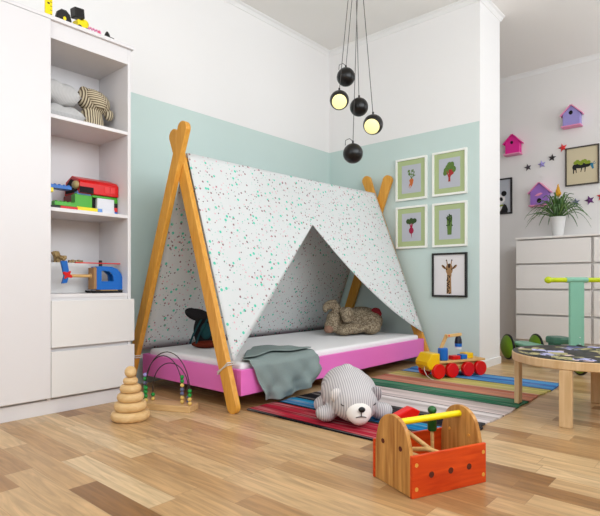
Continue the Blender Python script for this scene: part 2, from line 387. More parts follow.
def blob(name, ells, m, parent=None, voxel=0.008, smooth_it=6):
    bm = new()
    for e in ells: ell(bm, *e)
    o = obj(name, bm, m, parent)
    r = o.modifiers.new('merge', 'REMESH'); r.mode = 'VOXEL'; r.voxel_size = voxel; r.use_smooth_shade = True
    s = o.modifiers.new('soften', 'SMOOTH'); s.factor = 0.5; s.iterations = smooth_it
    return o
def tag(o, label, cat, group=None):
    o['label'] = label; o['category'] = cat
    if group: o['group'] = group
    return o
def thing(name, label, cat, loc=(0, 0, 0), rotz=0, group=None):
    o = bpy.data.objects.new(name, None); COL.objects.link(o)
    o.location = loc; o.rotation_euler = (0, 0, rotz); o.empty_display_size = 0.05
    return tag(o, label, cat, group)
def struct(name, bm, m, **kw):
    o = obj(name, bm, m, smooth=False, **kw); o['kind'] = 'structure'; return o
# wall pieces facing the camera: local x runs to the viewer's right (-Y), y up, z out of the wall (-X)
WALLM = Matrix(((0, 0, -1), (-1, 0, 0), (0, 1, 0)))
def wall_thing(name, label, cat, loc, group=None):
    o = thing(name, label, cat, loc, 0, group); o.rotation_euler = WALLM.to_euler(); return o
def circ(cx, cy, rx, ry=None, n=20, a=0.0):
    ry = rx if ry is None else ry
    out = []
    for i in range(n):
        x, y = rx * math.cos(2 * PI * i / n), ry * math.sin(2 * PI * i / n)
        out.append((cx + x * math.cos(a) - y * math.sin(a), cy + x * math.sin(a) + y * math.cos(a)))
    return out

# ------------------------------------------------------------------ the room
XB, YL, HC, YE, XF = 3.993, 3.138, 2.99, 1.607, 5.82
YR, XR = -0.8, -1.7
struct('floor', box(new(), XR - .1, XF + .1, YR - .1, YL + .1, -0.08, 0), 'floor')
struct('ceiling', box(new(), XR - .1, XF + .1, YR - .1, YL + .1, HC, HC + .08), 'ceiling')
struct('wall_left', box(new(), XR - .1, XF + .1, YL, YL + .1, 0, HC), 'band')
struct('wall_back', box(new(), XB, XB + .43, YE, YL, 0, HC), 'band')
struct('wall_far', box(new(), XF, XF + .1, YR, YL, 0, HC), 'far_wall')
bm = new()   # right-hand wall with two window openings
def wall_with_holes(bm, a0, a1, holes, fixed0, fixed1, axis):
    def put(u0, u1, z0, z1):
        if axis == 'x': box(bm, u0, u1, fixed0, fixed1, z0, z1)
        else: box(bm, fixed0, fixed1, u0, u1, z0, z1)
    cur = a0
    for h0, h1, z0, z1 in holes:
        put(cur, h0, 0, HC); put(h0, h1, 0, z0); put(h0, h1, z1, HC); cur = h1
    put(cur, a1, 0, HC)
WINR = [(-0.6, 3.2, 1.45, 2.9), (4.35, 5.6, 1.4, 2.8)]
FILL_REAR = [(-0.5, 1.9, 1.3, 2.8)]  # unseen rear opening, added so that fill light can enter
wall_with_holes(bm, XR - .1, XF + .1, WINR, YR - .1, YR, 'x'); struct('wall_right', bm, 'wall_white')
bm = new(); wall_with_holes(bm, YR, YL, FILL_REAR, XR - .1, XR, 'y'); struct('wall_rear', bm, 'wall_white')
def window(n, u0, u1, z0, z1, axis, f, mull):
    bm = new(); t = 0.05
    def put(a, b, c, d):
        if axis == 'x': box(bm, a, b, f - .04, f + .02, c, d)
        else: box(bm, f - .04, f + .02, a, b, c, d)
    put(u0, u1, z0, z0 + t); put(u0, u1, z1 - t, z1); put(u0, u0 + t, z0 + t, z1 - t); put(u1 - t, u1, z0 + t, z1 - t)
    for k in range(1, mull + 1):
        c = u0 + (u1 - u0) * k / (mull + 1); put(c - .025, c + .025, z0 + t, z1 - t)
    struct('window_%d' % n, bm, 'trim')
window(1, *WINR[0], 'x', YR - .05, 2); window(2, *WINR[1], 'x', YR - .05, 0); window(3, *FILL_REAR[0], 'y', XR - .05, 1)  # the last frame belongs to the added rear fill opening
# plaster cornices
def cornice_profile(s):
    return [(0, 0), (s, 0), (s * 0.95, -s * 0.14), (s * 0.55, -s * 0.35), (s * 0.3, -s * 0.7), (s * 0.14, -s * 0.95), (0, -s)]
def cornice(n, p0, p1, out, s=0.04):
    bm = new(); p0, p1 = Vector(p0), Vector(p1); o = Vector(out)
    A = [bm.verts.new(p0 + o * a + Vector((0, 0, b))) for a, b in cornice_profile(s)]
    B = [bm.verts.new(p1 + o * a + Vector((0, 0, b))) for a, b in cornice_profile(s)]
    k = len(A); fs = [bm.faces.new(A), bm.faces.new(B[::-1])]
    for i in range(k): fs.append(bm.faces.new((A[i], B[i], B[(i + 1) % k], A[(i + 1) % k])))
    bmesh.ops.recalc_face_normals(bm, faces=fs)
    struct('trim_%d' % n, bm, 'trim')
cornice(1, (XR, YL, HC), (XB, YL, HC), (0, -1, 0)); cornice(2, (XB, YL, HC), (XB, YE - .04, HC), (-1, 0, 0))
cornice(3, (XB - .04, YE, HC), (XB + .43 + .02, YE, HC), (0, -1, 0)); cornice(4, (XF, YL, HC), (XF, YR, HC), (-1, 0, 0))
cornice(5, (XB + .43, YE - .02, HC), (XB + .43, YL, HC), (1, 0, 0), .03)
struct('baseboard_end', box(new(), XB - .0, XB + .43, YE - .012, YE, 0, 0.06), 'trim')
struct('baseboard_far', box(new(), XF - .012, XF, 1.79, YL, 0, 0.06), 'trim')

# ------------------------------------------------------------------ wardrobe
YF = 2.76
w = thing('wardrobe', 'tall white wardrobe with open toy shelves above two drawers', 'wardrobe', (0, 0, 0))
bm = new()
box(bm, 0.30, 1.60, 3.112, 3.130, 0.075, 2.083)               # back
box(bm, 1.58, 1.60, 2.762, 3.112, 0.075, 2.083)               # right side
box(bm, 0.30, 0.32, 2.780, 3.112, 0.075, 2.083)
box(bm, 1.116, 1.136, 2.762, 3.112, 0.075, 2.083)             # divider
box(bm, 0.32, 1.116, 2.780, 3.112, 0.075, 0.095)
box(bm, 1.136, 1.58, 2.780, 3.112, 0.075, 0.095)
box(bm, 1.136, 1.58, 2.768, 3.112, 0.325, 0.358); box(bm, 1.136, 1.58, 2.768, 3.112, 0.595, 0.616); box(bm, 1.136, 1.58, 2.762, 3.112, 1.992, 2.083)              # header over the open shelves
box(bm, 0.32, 1.116, 2.780, 3.112, 2.02, 2.083)
obj('carcass', bm, 'lacquer', w, False, 0.0015)
for z in (0.615, 1.078, 1.573): obj('shelf', box(new(), 1.136, 1.58, 2.764, 3.112, z, z + .02), 'lacquer', w, False, 0.0015)
obj('door', box(new(), 0.302, 1.1285, 2.742, 2.7605, 0.09, 2.080), 'lacquer', w, False, 0.002)
for z0, z1 in ((0.352, 0.600), (0.090, 0.331)):
    obj('drawer', box(new(), 1.131, 1.612, 2.742, 2.760, z0, z1), 'drawer', w, False, 0.002)
obj('plinth', box(new(), 0.30, 1.598, 2.772, 3.112, 0, 0.075), 'lacquer', w, False, 0.0015)
obj('top_board', box(new(), 0.295, 1.612, 2.744, 3.130, 2.083, 2.104), 'lacquer', w, False, 0.002)
ZT = 2.104

# things on top of the wardrobe
g = 'toys standing on top of the wardrobe'
t = thing('toy_ruler', 'upright yellow toy ruler standing on the wardrobe top', 'toy ruler', (1.160, 2.85, ZT), 0, g)
bm = new(); box(bm, -.019, .019, -.006, .006, 0, .2); obj('blade', bm, 'bright_yellow', t, False, 0.002)
bm = new(); 
for k in range(7): box(bm, .006, .016, -.0068, -.006, .03 + k * .022, .033 + k * .022)
box(bm, -.008, .004, -.0068, -.006, .105, .115); obj('marks', bm, 'wire', t, False)
t = thing('toy_disc', 'black toy wheel with a yellow centre on top of the wardrobe', 'toy wheel', (1.239, 2.85, ZT), 0, g); t.scale = (.70, .8, .88)
lathe_m = Matrix.Translation((0, -.022, .062)) @ Matrix.Rotation(-PI / 2, 4, 'X')
bm = new(); lathe(bm, [(0, 0), (.05, 0), (.061, .008), (.062, .022), (.061, .036), (.05, .044), (0, .044)], 10, mtx=lathe_m); obj('tyre', bm, 'black', t, False, .003)
bm = new(); cyl(bm, (0, -.026, .06), (0, -.018, .06), .012, seg=16); obj('hub', bm, 'bright_yellow', t)
DIG = 0.72
t = thing('toy_digger', 'small yellow and black toy digger on top of the wardrobe', 'toy vehicle', (1.335, 2.85, ZT), 0.15, g); t.scale = (.8, .8, 1.0)
bm = new(); box(bm, -.04, .04, -.035, .035, .02, .075); ell(bm, (.03, -.005, .07), (.03, .03, .028)); obj('body', bm, 'bright_yellow', t, True, .006)
bm = new(); box(bm, -.045, .03, -.03, .03, .09, .145, Matrix.Rotation(-.12, 4, 'Y')); obj('cab', bm, 'black', t, False, .006)
bm = new()
for sx in (-.028, .028): cyl(bm, (sx, -.04, .022), (sx, .04, .022), .022, seg=16)
obj('wheel', bm, 'black', t)
t = thing('toy_spring', 'pink twisted toy stick on top of the wardrobe', 'toy', (1.40, 2.84, ZT), 0, g)
bm = new(); tube(bm, [(-.05 + .1 * i / 40, .008 * math.cos(i * .9), .05 + .012 * math.sin(i * .9) + .0 * i) for i in range(41)], .0045)
obj('coil', bm, 'palepink', t); 
for x in (-.04, .04):
    bm = new(); cyl(bm, (x, 0, 0), (x, 0, .06), .006); obj('stand', bm, 'starred', t)
t = thing('toy_cone', 'small black cone-shaped toy alone at the wardrobe top right end', 'toy', (1.497, 2.85, ZT), 0, g)
bm = new(); box(bm, -.032, .032, -.03, .03, 0, .045); obj('base', bm, 'black', t, False, .006)
bm = new(); lathe(bm, [(.02, .045), (.012, .07), (.006, .08), (0, .083)], 16); obj('tip', bm, 'black', t)

# ---- top open shelf: cushions and striped plush
ZS1, ZS2, ZS3 = 1.593, 1.098, 0.635
g = 'grey cushions on the top shelf'
for nm, lb, (x, y, z), s in (('cushion', 'lower pale grey cushion lying flat on the top shelf', (1.258, 2.98, ZS1 + .055), (.115, .12, .055)),
                            ('cushion', 'upper pale grey cushion resting on the other cushion', (1.247, 2.99, ZS1 + .178), (.104, .115, .068))):
    bm = new(); n = 18
    ids = {}
    for sgn in (1, -1):
        for i in range(n + 1):
            for j in range(n + 1):
                u, v = 2 * i / n - 1, 2 * j / n - 1
                h = (max(0, 1 - u ** 4) * max(0, 1 - v ** 4)) ** .55 * s[2]
                if sgn == -1 and (i in (0, n) or j in (0, n)): ids[(sgn, i, j)] = ids[(1, i, j)]; continue
                pin = 1 - .07 * (1 - u * u) * 0 - .06 * (abs(u) * 0)
                ids[(sgn, i, j)] = bm.verts.new((u * s[0] * (1 - .06 * (1 - v * v)), v * s[1] * (1 - .06 * (1 - u * u)), sgn * h + .006 * math.sin(7 * u + 3 * v) * (h / s[2])))
        for i in range(n):
            for j in range(n):
                q = [ids[(sgn, i, j)], ids[(sgn, i + 1, j)], ids[(sgn, i + 1, j + 1)], ids[(sgn, i, j + 1)]]
                try: bm.faces.new(q if sgn == 1 else q[::-1])
                except ValueError: pass
    o = obj(nm, bm, 'greycloth'); o.location = (x, y, z); o.rotation_euler = (0, .06 if 'upper' in lb else -.03, .1)
    tag(o, lb, 'cushion', g)
t = thing('striped_plush', 'brown and cream striped plush toy with a round head, on the top shelf', 'plush toy', (1.436, 2.93, ZS1)); t.scale = (1.18, 1.1, 1.22)
blob('body', [((.004, 0, .045), (.062, .05, .055)), ((.004, 0, .078), (.056, .045, .042)), ((-.045, -.02, .02), (.024, .03, .02)), ((.04, -.02, .018), (.024, .03, .018))], 'owl', t, .006)
h = blob('head', [((-.005, 0, .15), (.088, .062, .058)), ((-.06, 0, .185), (.022, .018, .022)), ((.055, .01, .185), (.016, .016, .022))], 'owl', t, .006)
h.rotation_euler = (0, .12, 0)
blob('face_patch', [((.01, -.045, .150), (.058, .028, .036), (0, .6, 0))], 'owl_wing', t, .005)
blob('arm', [((.088, -.015, .098), (.025, .026, .029))], 'owl', t, .005); blob('arm', [((-.075, -.005, .055), (.026, .024, .03))], 'owl', t, .005)

# ---- middle open shelf: toy bricks
def brick(bm, x0, x1, y0, y1, z0, z1, studs=True):
    box(bm, x0, x1, y0, y1, z0, z1)
    if studs:
        p = 0.0235; nx = max(1, round((x1 - x0) / p)); ny = max(1, min(3, round((y1 - y0) / p)))
        for i in range(nx):
            for j in range(ny):
                cx, cy = x0 + (i + .5) * (x1 - x0) / nx, y0 + (j + .5) * (y1 - y0) / ny
                cyl(bm, (cx, cy, z1), (cx, cy, z1 + .006), .0068, seg=10)
    return bm
t = thing('toy_brick_house', 'red-roofed house of coloured toy bricks on the middle shelf', 'toy house', (1.45, 2.97, ZS2)); t.scale = (1, 1, 1.08)
def bk(m, *a, nm='brick', **k): return obj(nm, brick(new(), *a, **k), m, t, False, .001)
bk('bright_yellow', -.125, .0, -.098, -.04, 0, .032, studs=False); bk('ltblue', .001, .028, -.098, -.04, 0, .032, studs=False); bk('brickwhite', .029, .106, -.098, -.04, 0, .032, studs=False)
bk('brickgreen', -.13, -.03, -.088, -.04, .033, .098); bk('ltblue', -.115, -.035, -.086, -.045, .099, .118)
bk('brickgreen', -.029, .125, -.09, -.06, .092, .104, studs=False)
bk('brickwhite', .0, .106, -.092, -.05, .033, .091, studs=False, nm='window_block')
bm = new(); box(bm, -.029, .0, -.07, -.05, .033, .091); obj('doorway', bm, 'dark', t, False)  # dark block painted as the shade of an open doorway
for k, m in enumerate(('blue', 'starred', 'black', 'brickgreen')): bk(m, .107, .128, -.092, -.05, .001 + k * .024, .024 + k * .024, studs=False)
bm = new(); box(bm, -.125, .125, -.049, .09, 0, .03); obj('base_plate', bm, 'blue', t, False, .001)
bm = new(); box(bm, -.12, .12, -.045, .085, .03, .1); obj('wall', bm, 'brickdark', t, False, .001)
prof = [(-.105, .106), (-.105, .165), (-.085, .182), (0, .208), (.08, .182), (.095, .106)]
bm = new(); prism(bm, prof, -.11, .128, 'x'); obj('roof', bm, 'red', t, False, .004)
bm = new(); prism(bm, [(-.075, .115), (-.075, .158), (0, .19), (.06, .158), (.07, .115)], -.116, -.1105, 'x'); obj('gable', bm, 'dark', t, False)  # dark plate painted for the shade in the gable opening
bm = new(); ell(bm, (-.118, -.07, .15), (.02, .03, .022)); obj('beige_block', bm, 'brickbeige', t)
bm = new(); box(bm, -.112, -.03, -.108, -.104, .107, .14); obj('roof_opening', bm, 'dark', t, False)  # dark plate in place of the shade in a roof opening
for x in (.04, .075): 
    bm = new(); box(bm, x, x + .03, -.1075, -.104, .12, .155); obj('dormer', bm, 'starred', t, False, .001)
t = thing('toy_brick_aeroplane', 'toy brick build with a raised blue wing left of the brick house', 'toy', (1.235, 2.86, ZS2))
bk('black', -.075, -.015, -.02, .06, 0, .022, studs=False); bk('red', -.014, .082, -.02, .06, 0, .024, studs=False)
bk('brickgreen', -.045, .078, -.018, .05, .025, .046); bk('brickwhite', -.07, -.046, .02, .045, .023, .118, studs=False)
bk('blue', -.075, .05, -.012, .05, .119, .138); bk('bright_yellow', -.085, -.05, -.014, .02, .095, .1185, studs=False)

# ---- bottom open shelf: helicopter, carton, wooden toy
t = thing('toy_helicopter', 'blue wooden toy helicopter with a red rotor on the lowest open shelf', 'toy helicopter', (1.495, 2.86, ZS3))
out = [(-.075, .02), (.082, .02), (.094, .035), (.094, .06), (.08, .11), (.055, .142), (.02, .155), (-.04, .158), (-.075, .155)]
hole = [(-.045, .07), (.03, .07), (.026, .105), (.002, .128), (-.045, .132)]
bm = new()
def ring_prism(bm, out, hole, y0, y1):
    # walls around a hole: bridge by triangulated fill
    es = []
    def loop(p, y):
        vs = [bm.verts.new((a, y, b)) for a, b in p]
        return vs, [bm.edges.new((vs[i], vs[(i + 1) % len(vs)])) for i in range(len(vs))]
    L = {}
    for y in (y0, y1):
        o_, eo = loop(out, y); h_, eh = loop(hole, y)
        bmesh.ops.triangle_fill(bm, use_beauty=True, edges=eo + eh)
        L[y] = (o_, h_)
    for k in (0, 1):
        a, c = L[y0][k], L[y1][k]
        for i in range(len(a)): bm.faces.new((a[i], a[(i + 1) % len(a)], c[(i + 1) % len(a)], c[i]))
    bmesh.ops.recalc_face_normals(bm, faces=bm.faces[:])
ring_prism(bm, out, hole, -.035, -.018); ring_prism(bm, out, hole, .018, .035)
obj('cabin', bm, 'blue', t, False)
bm = new(); box(bm, -.093, -.074, -.036, .036, .022, .148); obj('bulkhead', bm, 'ink_tan', t, False, .004)
bm = new(); box(bm, -.07, .09, -.018, .018, .022, .04); obj('cabin_floor', bm, 'truck_wood', t, False)
bm = new(); box(bm, -.07, .02, -.018, .018, .14, .153); obj('cabin_roof', bm, 'truck_wood', t, False)
bm = new(); cyl(bm, (-.225, 0, .1), (-.088, 0, .1), .009); lathe(bm, [(.0, 0), (.014, .002), (.014, .01), (0, .02)], 16, mtx=align((-.1, 0, .1), (-.08, 0, .1))[0]); obj('tail_boom', bm, 'truck_wood', t)
for a in (1,):
    bm = new(); prism(bm, [(-.268, .182), (-.232, .184), (-.222, .13), (-.222, .1), (-.232, .06), (-.262, .056), (-.25, .1)], -.008, .008, 'y'); obj('tail_fin', bm, 'blue', t, False, .003)
bm = new(); prism(bm, circ(-.235, .105, .03, .011, 16, -.5), -.022, -.012, 'y'); prism(bm, circ(-.235, .105, .028, .009, 16, .9), -.020, -.014, 'y'); obj('tail_rotor', bm, 'red', t, False, .002)
bm = new(); cyl(bm, (-.035, 0, .15), (-.035, 0, .192), .010); obj('mast', bm, 'black', t)
bm = new(); prism(bm, [(-.185, -.009), (-.18, -.011), (.115, -.011), (.118, -.008), (.118, .008), (.115, .011), (-.18, .011), (-.185, .009)], .172, .178, 'z'); o = obj('rotor', bm, 'starred', t, False, .001)
for y in (-.033, .033):
    bm = new(); tube(bm, [(-.11, y, .012), (-.1, y, .008), (.08, y, .008), (.098, y, .014)], .0065); obj('skid', bm, 'black', t)
bm = new(); box(bm, -.05, .06, -.03, .03, .010, .021); obj('foot_block', bm, 'truck_wood', t, False, .002)
t = obj('white_box', box(new(), -.125, .1, -.07, .07, 0, .178), 'carton', None, False, .004); t.location = (1.335, 3.03, ZS3)
tag(t, 'plain white box at the back of the lowest shelf behind the helicopter tail', 'box')
t = thing('wooden_puzzle', 'brown wooden knot puzzle lying on the white box', 'wooden toy', (1.287, 3.03, ZS3 + .1785))
for k in range(6):
    a = k * PI / 3; m_ = Matrix.Translation((0.012 * math.cos(a), .01 * math.sin(a), .032)) @ Euler((k * 1.1, k * .7, a)).to_matrix().to_4x4()
    obj('peg', box(new(), -.036, .036, -.0105, .0105, -.0105, .0105, m_), 'knotwood', t, False, .003)
t = thing('wooden_beads', 'row of small wooden pieces beside the knot puzzle on the white box', 'wooden toy', (1.385, 3.02, ZS3 + .1785))
bm = new(); tube(bm, [(-.04, 0, .009), (.045, 0, .009)], .003); obj('thread', bm, 'string', t)
for k in range(5):
    obj('bead', box(new(), -.042 + k * .018, -.028 + k * .018, -.01, .01, 0, .017 + .003 * (k % 2)), 'knotwood', t, False, .003)

# ------------------------------------------------------------------ bed, mattress and play tent (bed frame of reference)
BO, BR = (1.84, 0.0, 0.0), 0.0
BL, BY0, BY1 = 2.06, 2.05, 3.03
bed = thing('bed', 'low pink wooden bed frame standing under the play tent', 'bed', (1.84, BY0, 0))
BW = BY1 - BY0
for y in (0, BW - .028): obj('side_rail', box(new(), 0, BL, y, y + .028, .082, .222), 'pink', bed, False, .003)
for x in (0.0, BL - .028): obj('end_panel', box(new(), x, x + .028, .0285, BW - .0285, .082, .222), 'pink', bed, False, .003)
bm = new()
for k in range(12): box(bm, .06 + k * .16, .16 + k * .16, .03, BW - .03, .10, .115)
obj('slat_base', bm, 'beech_x', bed, False)
for x in (.45, BL - .5):
    for y in (.40, BW - .3): obj('foot', box(new(), x, x + .05, y, y + .05, 0, .0995), 'pink', bed, False, .003)
mt = obj('mattress', box(new(), .031, BL - .031, .031, BW - .031, .116, .256), 'mattress', None, True, .02, 4); mt.location = (1.84, BY0, 0)
tag(mt, 'white mattress lying in the pink bed frame', 'mattress')

tent = thing('play_tent', 'child tent of honey-coloured wooden poles with white confetti-print canvas over the bed', 'play tent', BO, BR)
def pole_outline(y0, z0, y1, z1, w, wt=None):
    d = Vector((y1 - y0, z1 - z0)); L = d.length; d /= L; n = Vector((d[1], -d[0]))
    pts = []; wt = w if wt is None else wt
    for k in range(9):
        a = PI + PI * k / 8
        pts.append((.5 * w * math.cos(a), .5 * w + .5 * w * math.sin(a)))
    pts.append((.5 * w, L - .19)); 
    for k in range(11):
        a = -.25 + (PI + .5) * k / 10; pts.append((.5 * wt * math.cos(a), L - .5 * wt + .5 * wt * math.sin(a)))
    pts.append((-.5 * w, L - .19))
    return [(y0 + p[0] * n[0] + p[1] * d[0], z0 + p[0] * n[1] + p[1] * d[1]) for p in pts]
PW = .076
obj('pole', prism(new(), pole_outline(2.040, 0, 2.646, 1.632, PW, .090), -.034, .000, 'x'), 'pole', tent, False, .004)
obj('pole', prism(new(), pole_outline(3.065, 0, 2.478, 1.645, PW, .090), -.070, -.0345, 'x'), 'pole', tent, False, .004)
obj('pole', prism(new(), pole_outline(2.012, 0, 2.655, 1.675, .076, .09), BL + .004, BL + .038, 'x'), 'pole', tent, False, .004)
obj('pole', prism(new(), pole_outline(3.035, 0, 2.422, 1.660, .085, .095), BL + .0385, BL + .073, 'x'), 'pole', tent, False, .004)
for o in tent.children:                 # the near pair of poles stands with its feet a little out from the bed
    for v in o.data.vertices:
        if v.co.x < 0.1: v.co.x -= .034 * max(0, 1 - v.co.z / 1.5)
bm = new(); cyl(bm, (.001, 2.548, 1.440), (BL + .004, 2.545, 1.464), .011); obj('ridge_bar', bm, 'pole', tent)
def canvas_front(x, t):
    u = x / BL; rid = (2.543 - .003 * u, 1.482 + .024 * u); bot = (2.118 - .06 * u, .25 + .026 * u)
    sag = .010 * math.sin(PI * t) * math.sin(PI * u)
    return (.004 + x * (BL - .002) / BL, rid[0] + (bot[0] - rid[0]) * t + sag, rid[1] + (bot[1] - rid[1]) * t - .006 * math.sin(PI * u) * (1 - t))
def tmax(x):
    u = x / BL; ta = .298
    if u < .5: return .995 + (ta - .995) * u / .5
    q = (u - .5) / .5
    return ta + (1 - ta) * q + .33 * q * (1 - q)
bm = new(); NX, NT = 80, 30
g_ = [[bm.verts.new(canvas_front(BL * i / NX, tmax(BL * i / NX) * j / NT)) for j in range(NT + 1)] for i in range(NX + 1)]
for i in range(NX):
    for j in range(NT): bm.faces.new((g_[i][j], g_[i + 1][j], g_[i + 1][j + 1], g_[i][j + 1]))
o = obj('canvas_panel', bm, 'canvas', tent); s_ = o.modifiers.new('thick', 'SOLIDIFY'); s_.thickness = .003; s_.offset = 0
bm = new()
def canvas_back(x, t):
    u = x / BL; rid = (2.550 - .01 * u, 1.480 + .026 * u); bot = (3.040 - .005 * u, .25)
    return (.004 + x * (BL - .002) / BL, rid[0] + (bot[0] - rid[0]) * t - .02 * math.sin(PI * t) * math.sin(PI * u), rid[1] + (bot[1] - rid[1]) * t - .006 * math.sin(PI * u) * (1 - t))
g_ = [[bm.verts.new(canvas_back(BL * i / 40, j / 20)) for j in range(21)] for i in range(41)]
for i in range(40):
    for j in range(20): bm.faces.new((g_[i][j], g_[i + 1][j], g_[i + 1][j + 1], g_[i][j + 1]))
o = obj('canvas_panel', bm, 'canvas', tent); s_ = o.modifiers.new('thick', 'SOLIDIFY'); s_.thickness = .003; s_.offset = 0
def tie(yc, zc, x0, x1, w, slope):
    bm = new()
    for dz in (-.006, .006):
        pts = []
        for k in range(25):
            a = 2 * PI * k / 24
            sx = max(-1, min(1, 1.6 * math.sin(a))); sy = max(-1, min(1, 1.6 * math.cos(a)))
            pts.append((.5 * (x0 + x1) + (.5 * (x1 - x0) + .004) * sx, yc + w * sy, zc + dz * sy + slope * w * sy))
        tube(bm, pts, .0035, 6)
    obj('tie_cord', bm, 'string', tent)
tie(2.128, .232, -.062, -.024, .041, -.7); tie(2.982, .24, -.100, -.060, .041, .5)

# blanket over the rail
def lerp_path(pts, u):
    for (u0, p0), (u1, p1) in zip(pts, pts[1:]):
        if u <= u1:
            q = (u - u0) / (u1 - u0); return [a + (b_ - a) * q for a, b_ in zip(p0, p1)]
    return list(pts[-1][1])
BACKE = [(0, (1.875, 2.085)), (.22, (2.08, 2.28)), (.45, (2.29, 2.45)), (.62, (2.41, 2.38)), (.82, (2.45, 2.25)), (1, (2.475, 2.13))]
BOTE = [(0, (1.985, .042)), (.3, (2.10, .026)), (.5, (2.215, .032)), (.72, (2.33, .058)), (.86, (2.415, .075)), (1, (2.50, .155))]
NU, NV = 40, 36
def blanket_pt(u, v, lift=0.0):
    B = lerp_path(BACKE, u); C = lerp_path(BOTE, u); RX = 1.905 + .56 * u
    if v < .42:
        q = v / .42; x = B[0] + (RX - B[0]) * q; y = B[1] + (2.05 - B[1]) * q
        z = .266 + lift + .004 * math.sin(19 * x + 11 * y) + .003 * math.sin(40 * y - 13 * x)
        return (x, y, z - .012 * max(0, (q - .8) / .2) ** 2)
    q = (v - .42) / .58; e = min(1, q / .1)
    x = RX + (C[0] - RX) * q
    fold = .010 * (1 + math.sin(15 * u + 2.2 * q)) + .008 * math.sin(27 * u - 6 * q) + .005 * math.sin(9 * q + 17 * u) + .03 * math.exp(-((u - .62 - .1 * q) / .07) ** 2) + .010 * math.exp(-((u - .92) / .07) ** 2)
    y = 2.05 - .016 * math.sin(e * PI / 2) - fold * min(1, q * 1.6) - .012 * math.sin(PI * q) * math.exp(-((q - .82) / .09) ** 2)
    z = .254 + (C[1] - .254) * q - .004 * math.sin(e * PI)
    return (x, y, z)
bm = new()
g_ = [[bm.verts.new(blanket_pt(i / NU, j / NV)) for j in range(NV + 1)] for i in range(NU + 1)]
for i in range(NU):
    for j in range(NV): bm.faces.new((g_[i][j], g_[i + 1][j], g_[i + 1][j + 1], g_[i][j + 1]))
h_ = [[bm.verts.new(blanket_pt(.97 * i / NU + .01, .02 + .30 * j / 10, .0105 + .006 * j / 10)) for j in range(11)] for i in range(NU + 1)]
for i in range(NU):
    for j in range(10): bm.faces.new((h_[i][j], h_[i + 1][j], h_[i + 1][j + 1], h_[i][j + 1]))
o = obj('blanket', bm, 'blanket')
s_ = o.modifiers.new('thick', 'SOLIDIFY'); s_.thickness = .006; s_.offset = 0
s_ = o.modifiers.new('sub', 'SUBSURF'); s_.levels = 1; s_.render_levels = 1
tag(o, 'sage grey blanket hanging over the front rail of the bed', 'blanket')

# knitted plush rabbit
CAMA = math.radians(41.47); ROTV = CAMA - PI / 2       # things laid out facing the sofa side of the room
t = thing('plush_rabbit', 'brown tweed-knit plush rabbit lying on the white mattress', 'plush toy', (3.482, 2.50, .257), ROTV); t.scale = (1.15, 1.15, 1.15)
blob('body', [((.08, .08, .105), (.15, .1, .098)), ((.15, .07, .095), (.09, .1, .092)), ((.14, -.01, .055), (.075, .06, .052)), ((-.02, .06, .10), (.11, .085, .09)),
              ((-.13, -.01, .105), (.058, .07, .075)), ((-.15, -.055, .07), (.052, .05, .055)),
              ((-.06, -.08, .036), (.072, .05, .034)), ((.0, -.04, .05), (.1, .05, .042)), ((-.1, -.02, .165), (.03, .03, .035))], 'tweed', t, .008, 3)
blob('ear', [((-.155, -.03, .222), (.055, .03, .034), (0, -.35, 0)), ((-.112, -.02, .195), (.03, .026, .036), (0, .9, 0)), ((-.192, -.035, .195), (.022, .024, .034))], 'tweed', t, .006, 3)
blob('ear', [((-.036, -.085, .150), (.047, .032, .058), (0, .1, 0)), ((-.062, -.06, .175), (.032, .03, .034))], 'tweed', t, .006, 3)
blob('muzzle', [((-.172, -.092, .048), (.036, .03, .03))], 'snout', t, .006)
blob('tail', [((.182, .03, .172), (.036, .03, .026)), ((.21, .03, .15), (.018, .02, .022))], 'maroon', t, .006)

# dark bag at the head of the bed
t = thing('cloth_bag', 'dark cloth bag with rust-red base slumped on the mattress behind the pole', 'bag', (2.14, 2.76, .257), ROTV); t.scale = (1.15, 1.0, 1.15)
blob('body', [((0, 0, .10), (.062, .05, .1)), ((-.02, -.01, .19), (.075, .05, .035), (0, .35, 0)), ((.02, 0, .15), (.05, .045, .06))], 'bag', t, .008)
blob('base', [((.015, -.02, .022), (.085, .055, .024))], 'rust', t, .006)
blob('flap', [((-.045, -.035, .195), (.066, .034, .034), (0, .4, 0))], 'bag', t, .006)
blob('pocket', [((.02, -.045, .10), (.035, .022, .05))], 'bagteal', t, .006)
for x in (-.05, -.015):
    bm = new(); tube(bm, [(x + .045, -.05, .17), (x + .025, -.068, .13), (x, -.07, .08), (x - .02, -.06, .03)], .006); obj('strap', bm, 'bagteal', t)

# ------------------------------------------------------------------ rug
bm = new(); NXR = 64
x0, x1 = 1.88, 3.775
top = []; 
for i in range(NXR + 1):
    x = x0 + (x1 - x0) * i / NXR
    k = int((x - x0) / .105); rr = random.Random(k * 13 + 5)
    yE = .955 + rr.uniform(-.012, .012); yW = 2.045 + rr.uniform(-.01, .01)
    hz = .009 + .0012 * math.sin(x * 60)
    top.append(([bm.verts.new((x, yE + (yW - yE) * j / 6, hz)) for j in range(7)], [bm.verts.new((x, yE + (yW - yE) * j / 6, .001)) for j in range(7)]))
for (a, b_), (c, d) in zip(top, top[1:]):
    for j in range(6):
        bm.faces.new((a[j], c[j], c[j + 1], a[j + 1])); bm.faces.new((b_[j + 1], d[j + 1], d[j], b_[j]))
    bm.faces.new((b_[0], d[0], c[0], a[0])); bm.faces.new((a[6], c[6], d[6], b_[6]))
for a, b_ in (top[0], top[-1]):
    for j in range(6): bm.faces.new((a[j], a[j + 1], b_[j + 1], b_[j]))
bmesh.ops.recalc_face_normals(bm, faces=bm.faces[:])
o = obj('rug', bm, 'rug', None, False); tag(o, 'multicoloured striped rag rug lying on the oak floor beside the bed', 'rug')

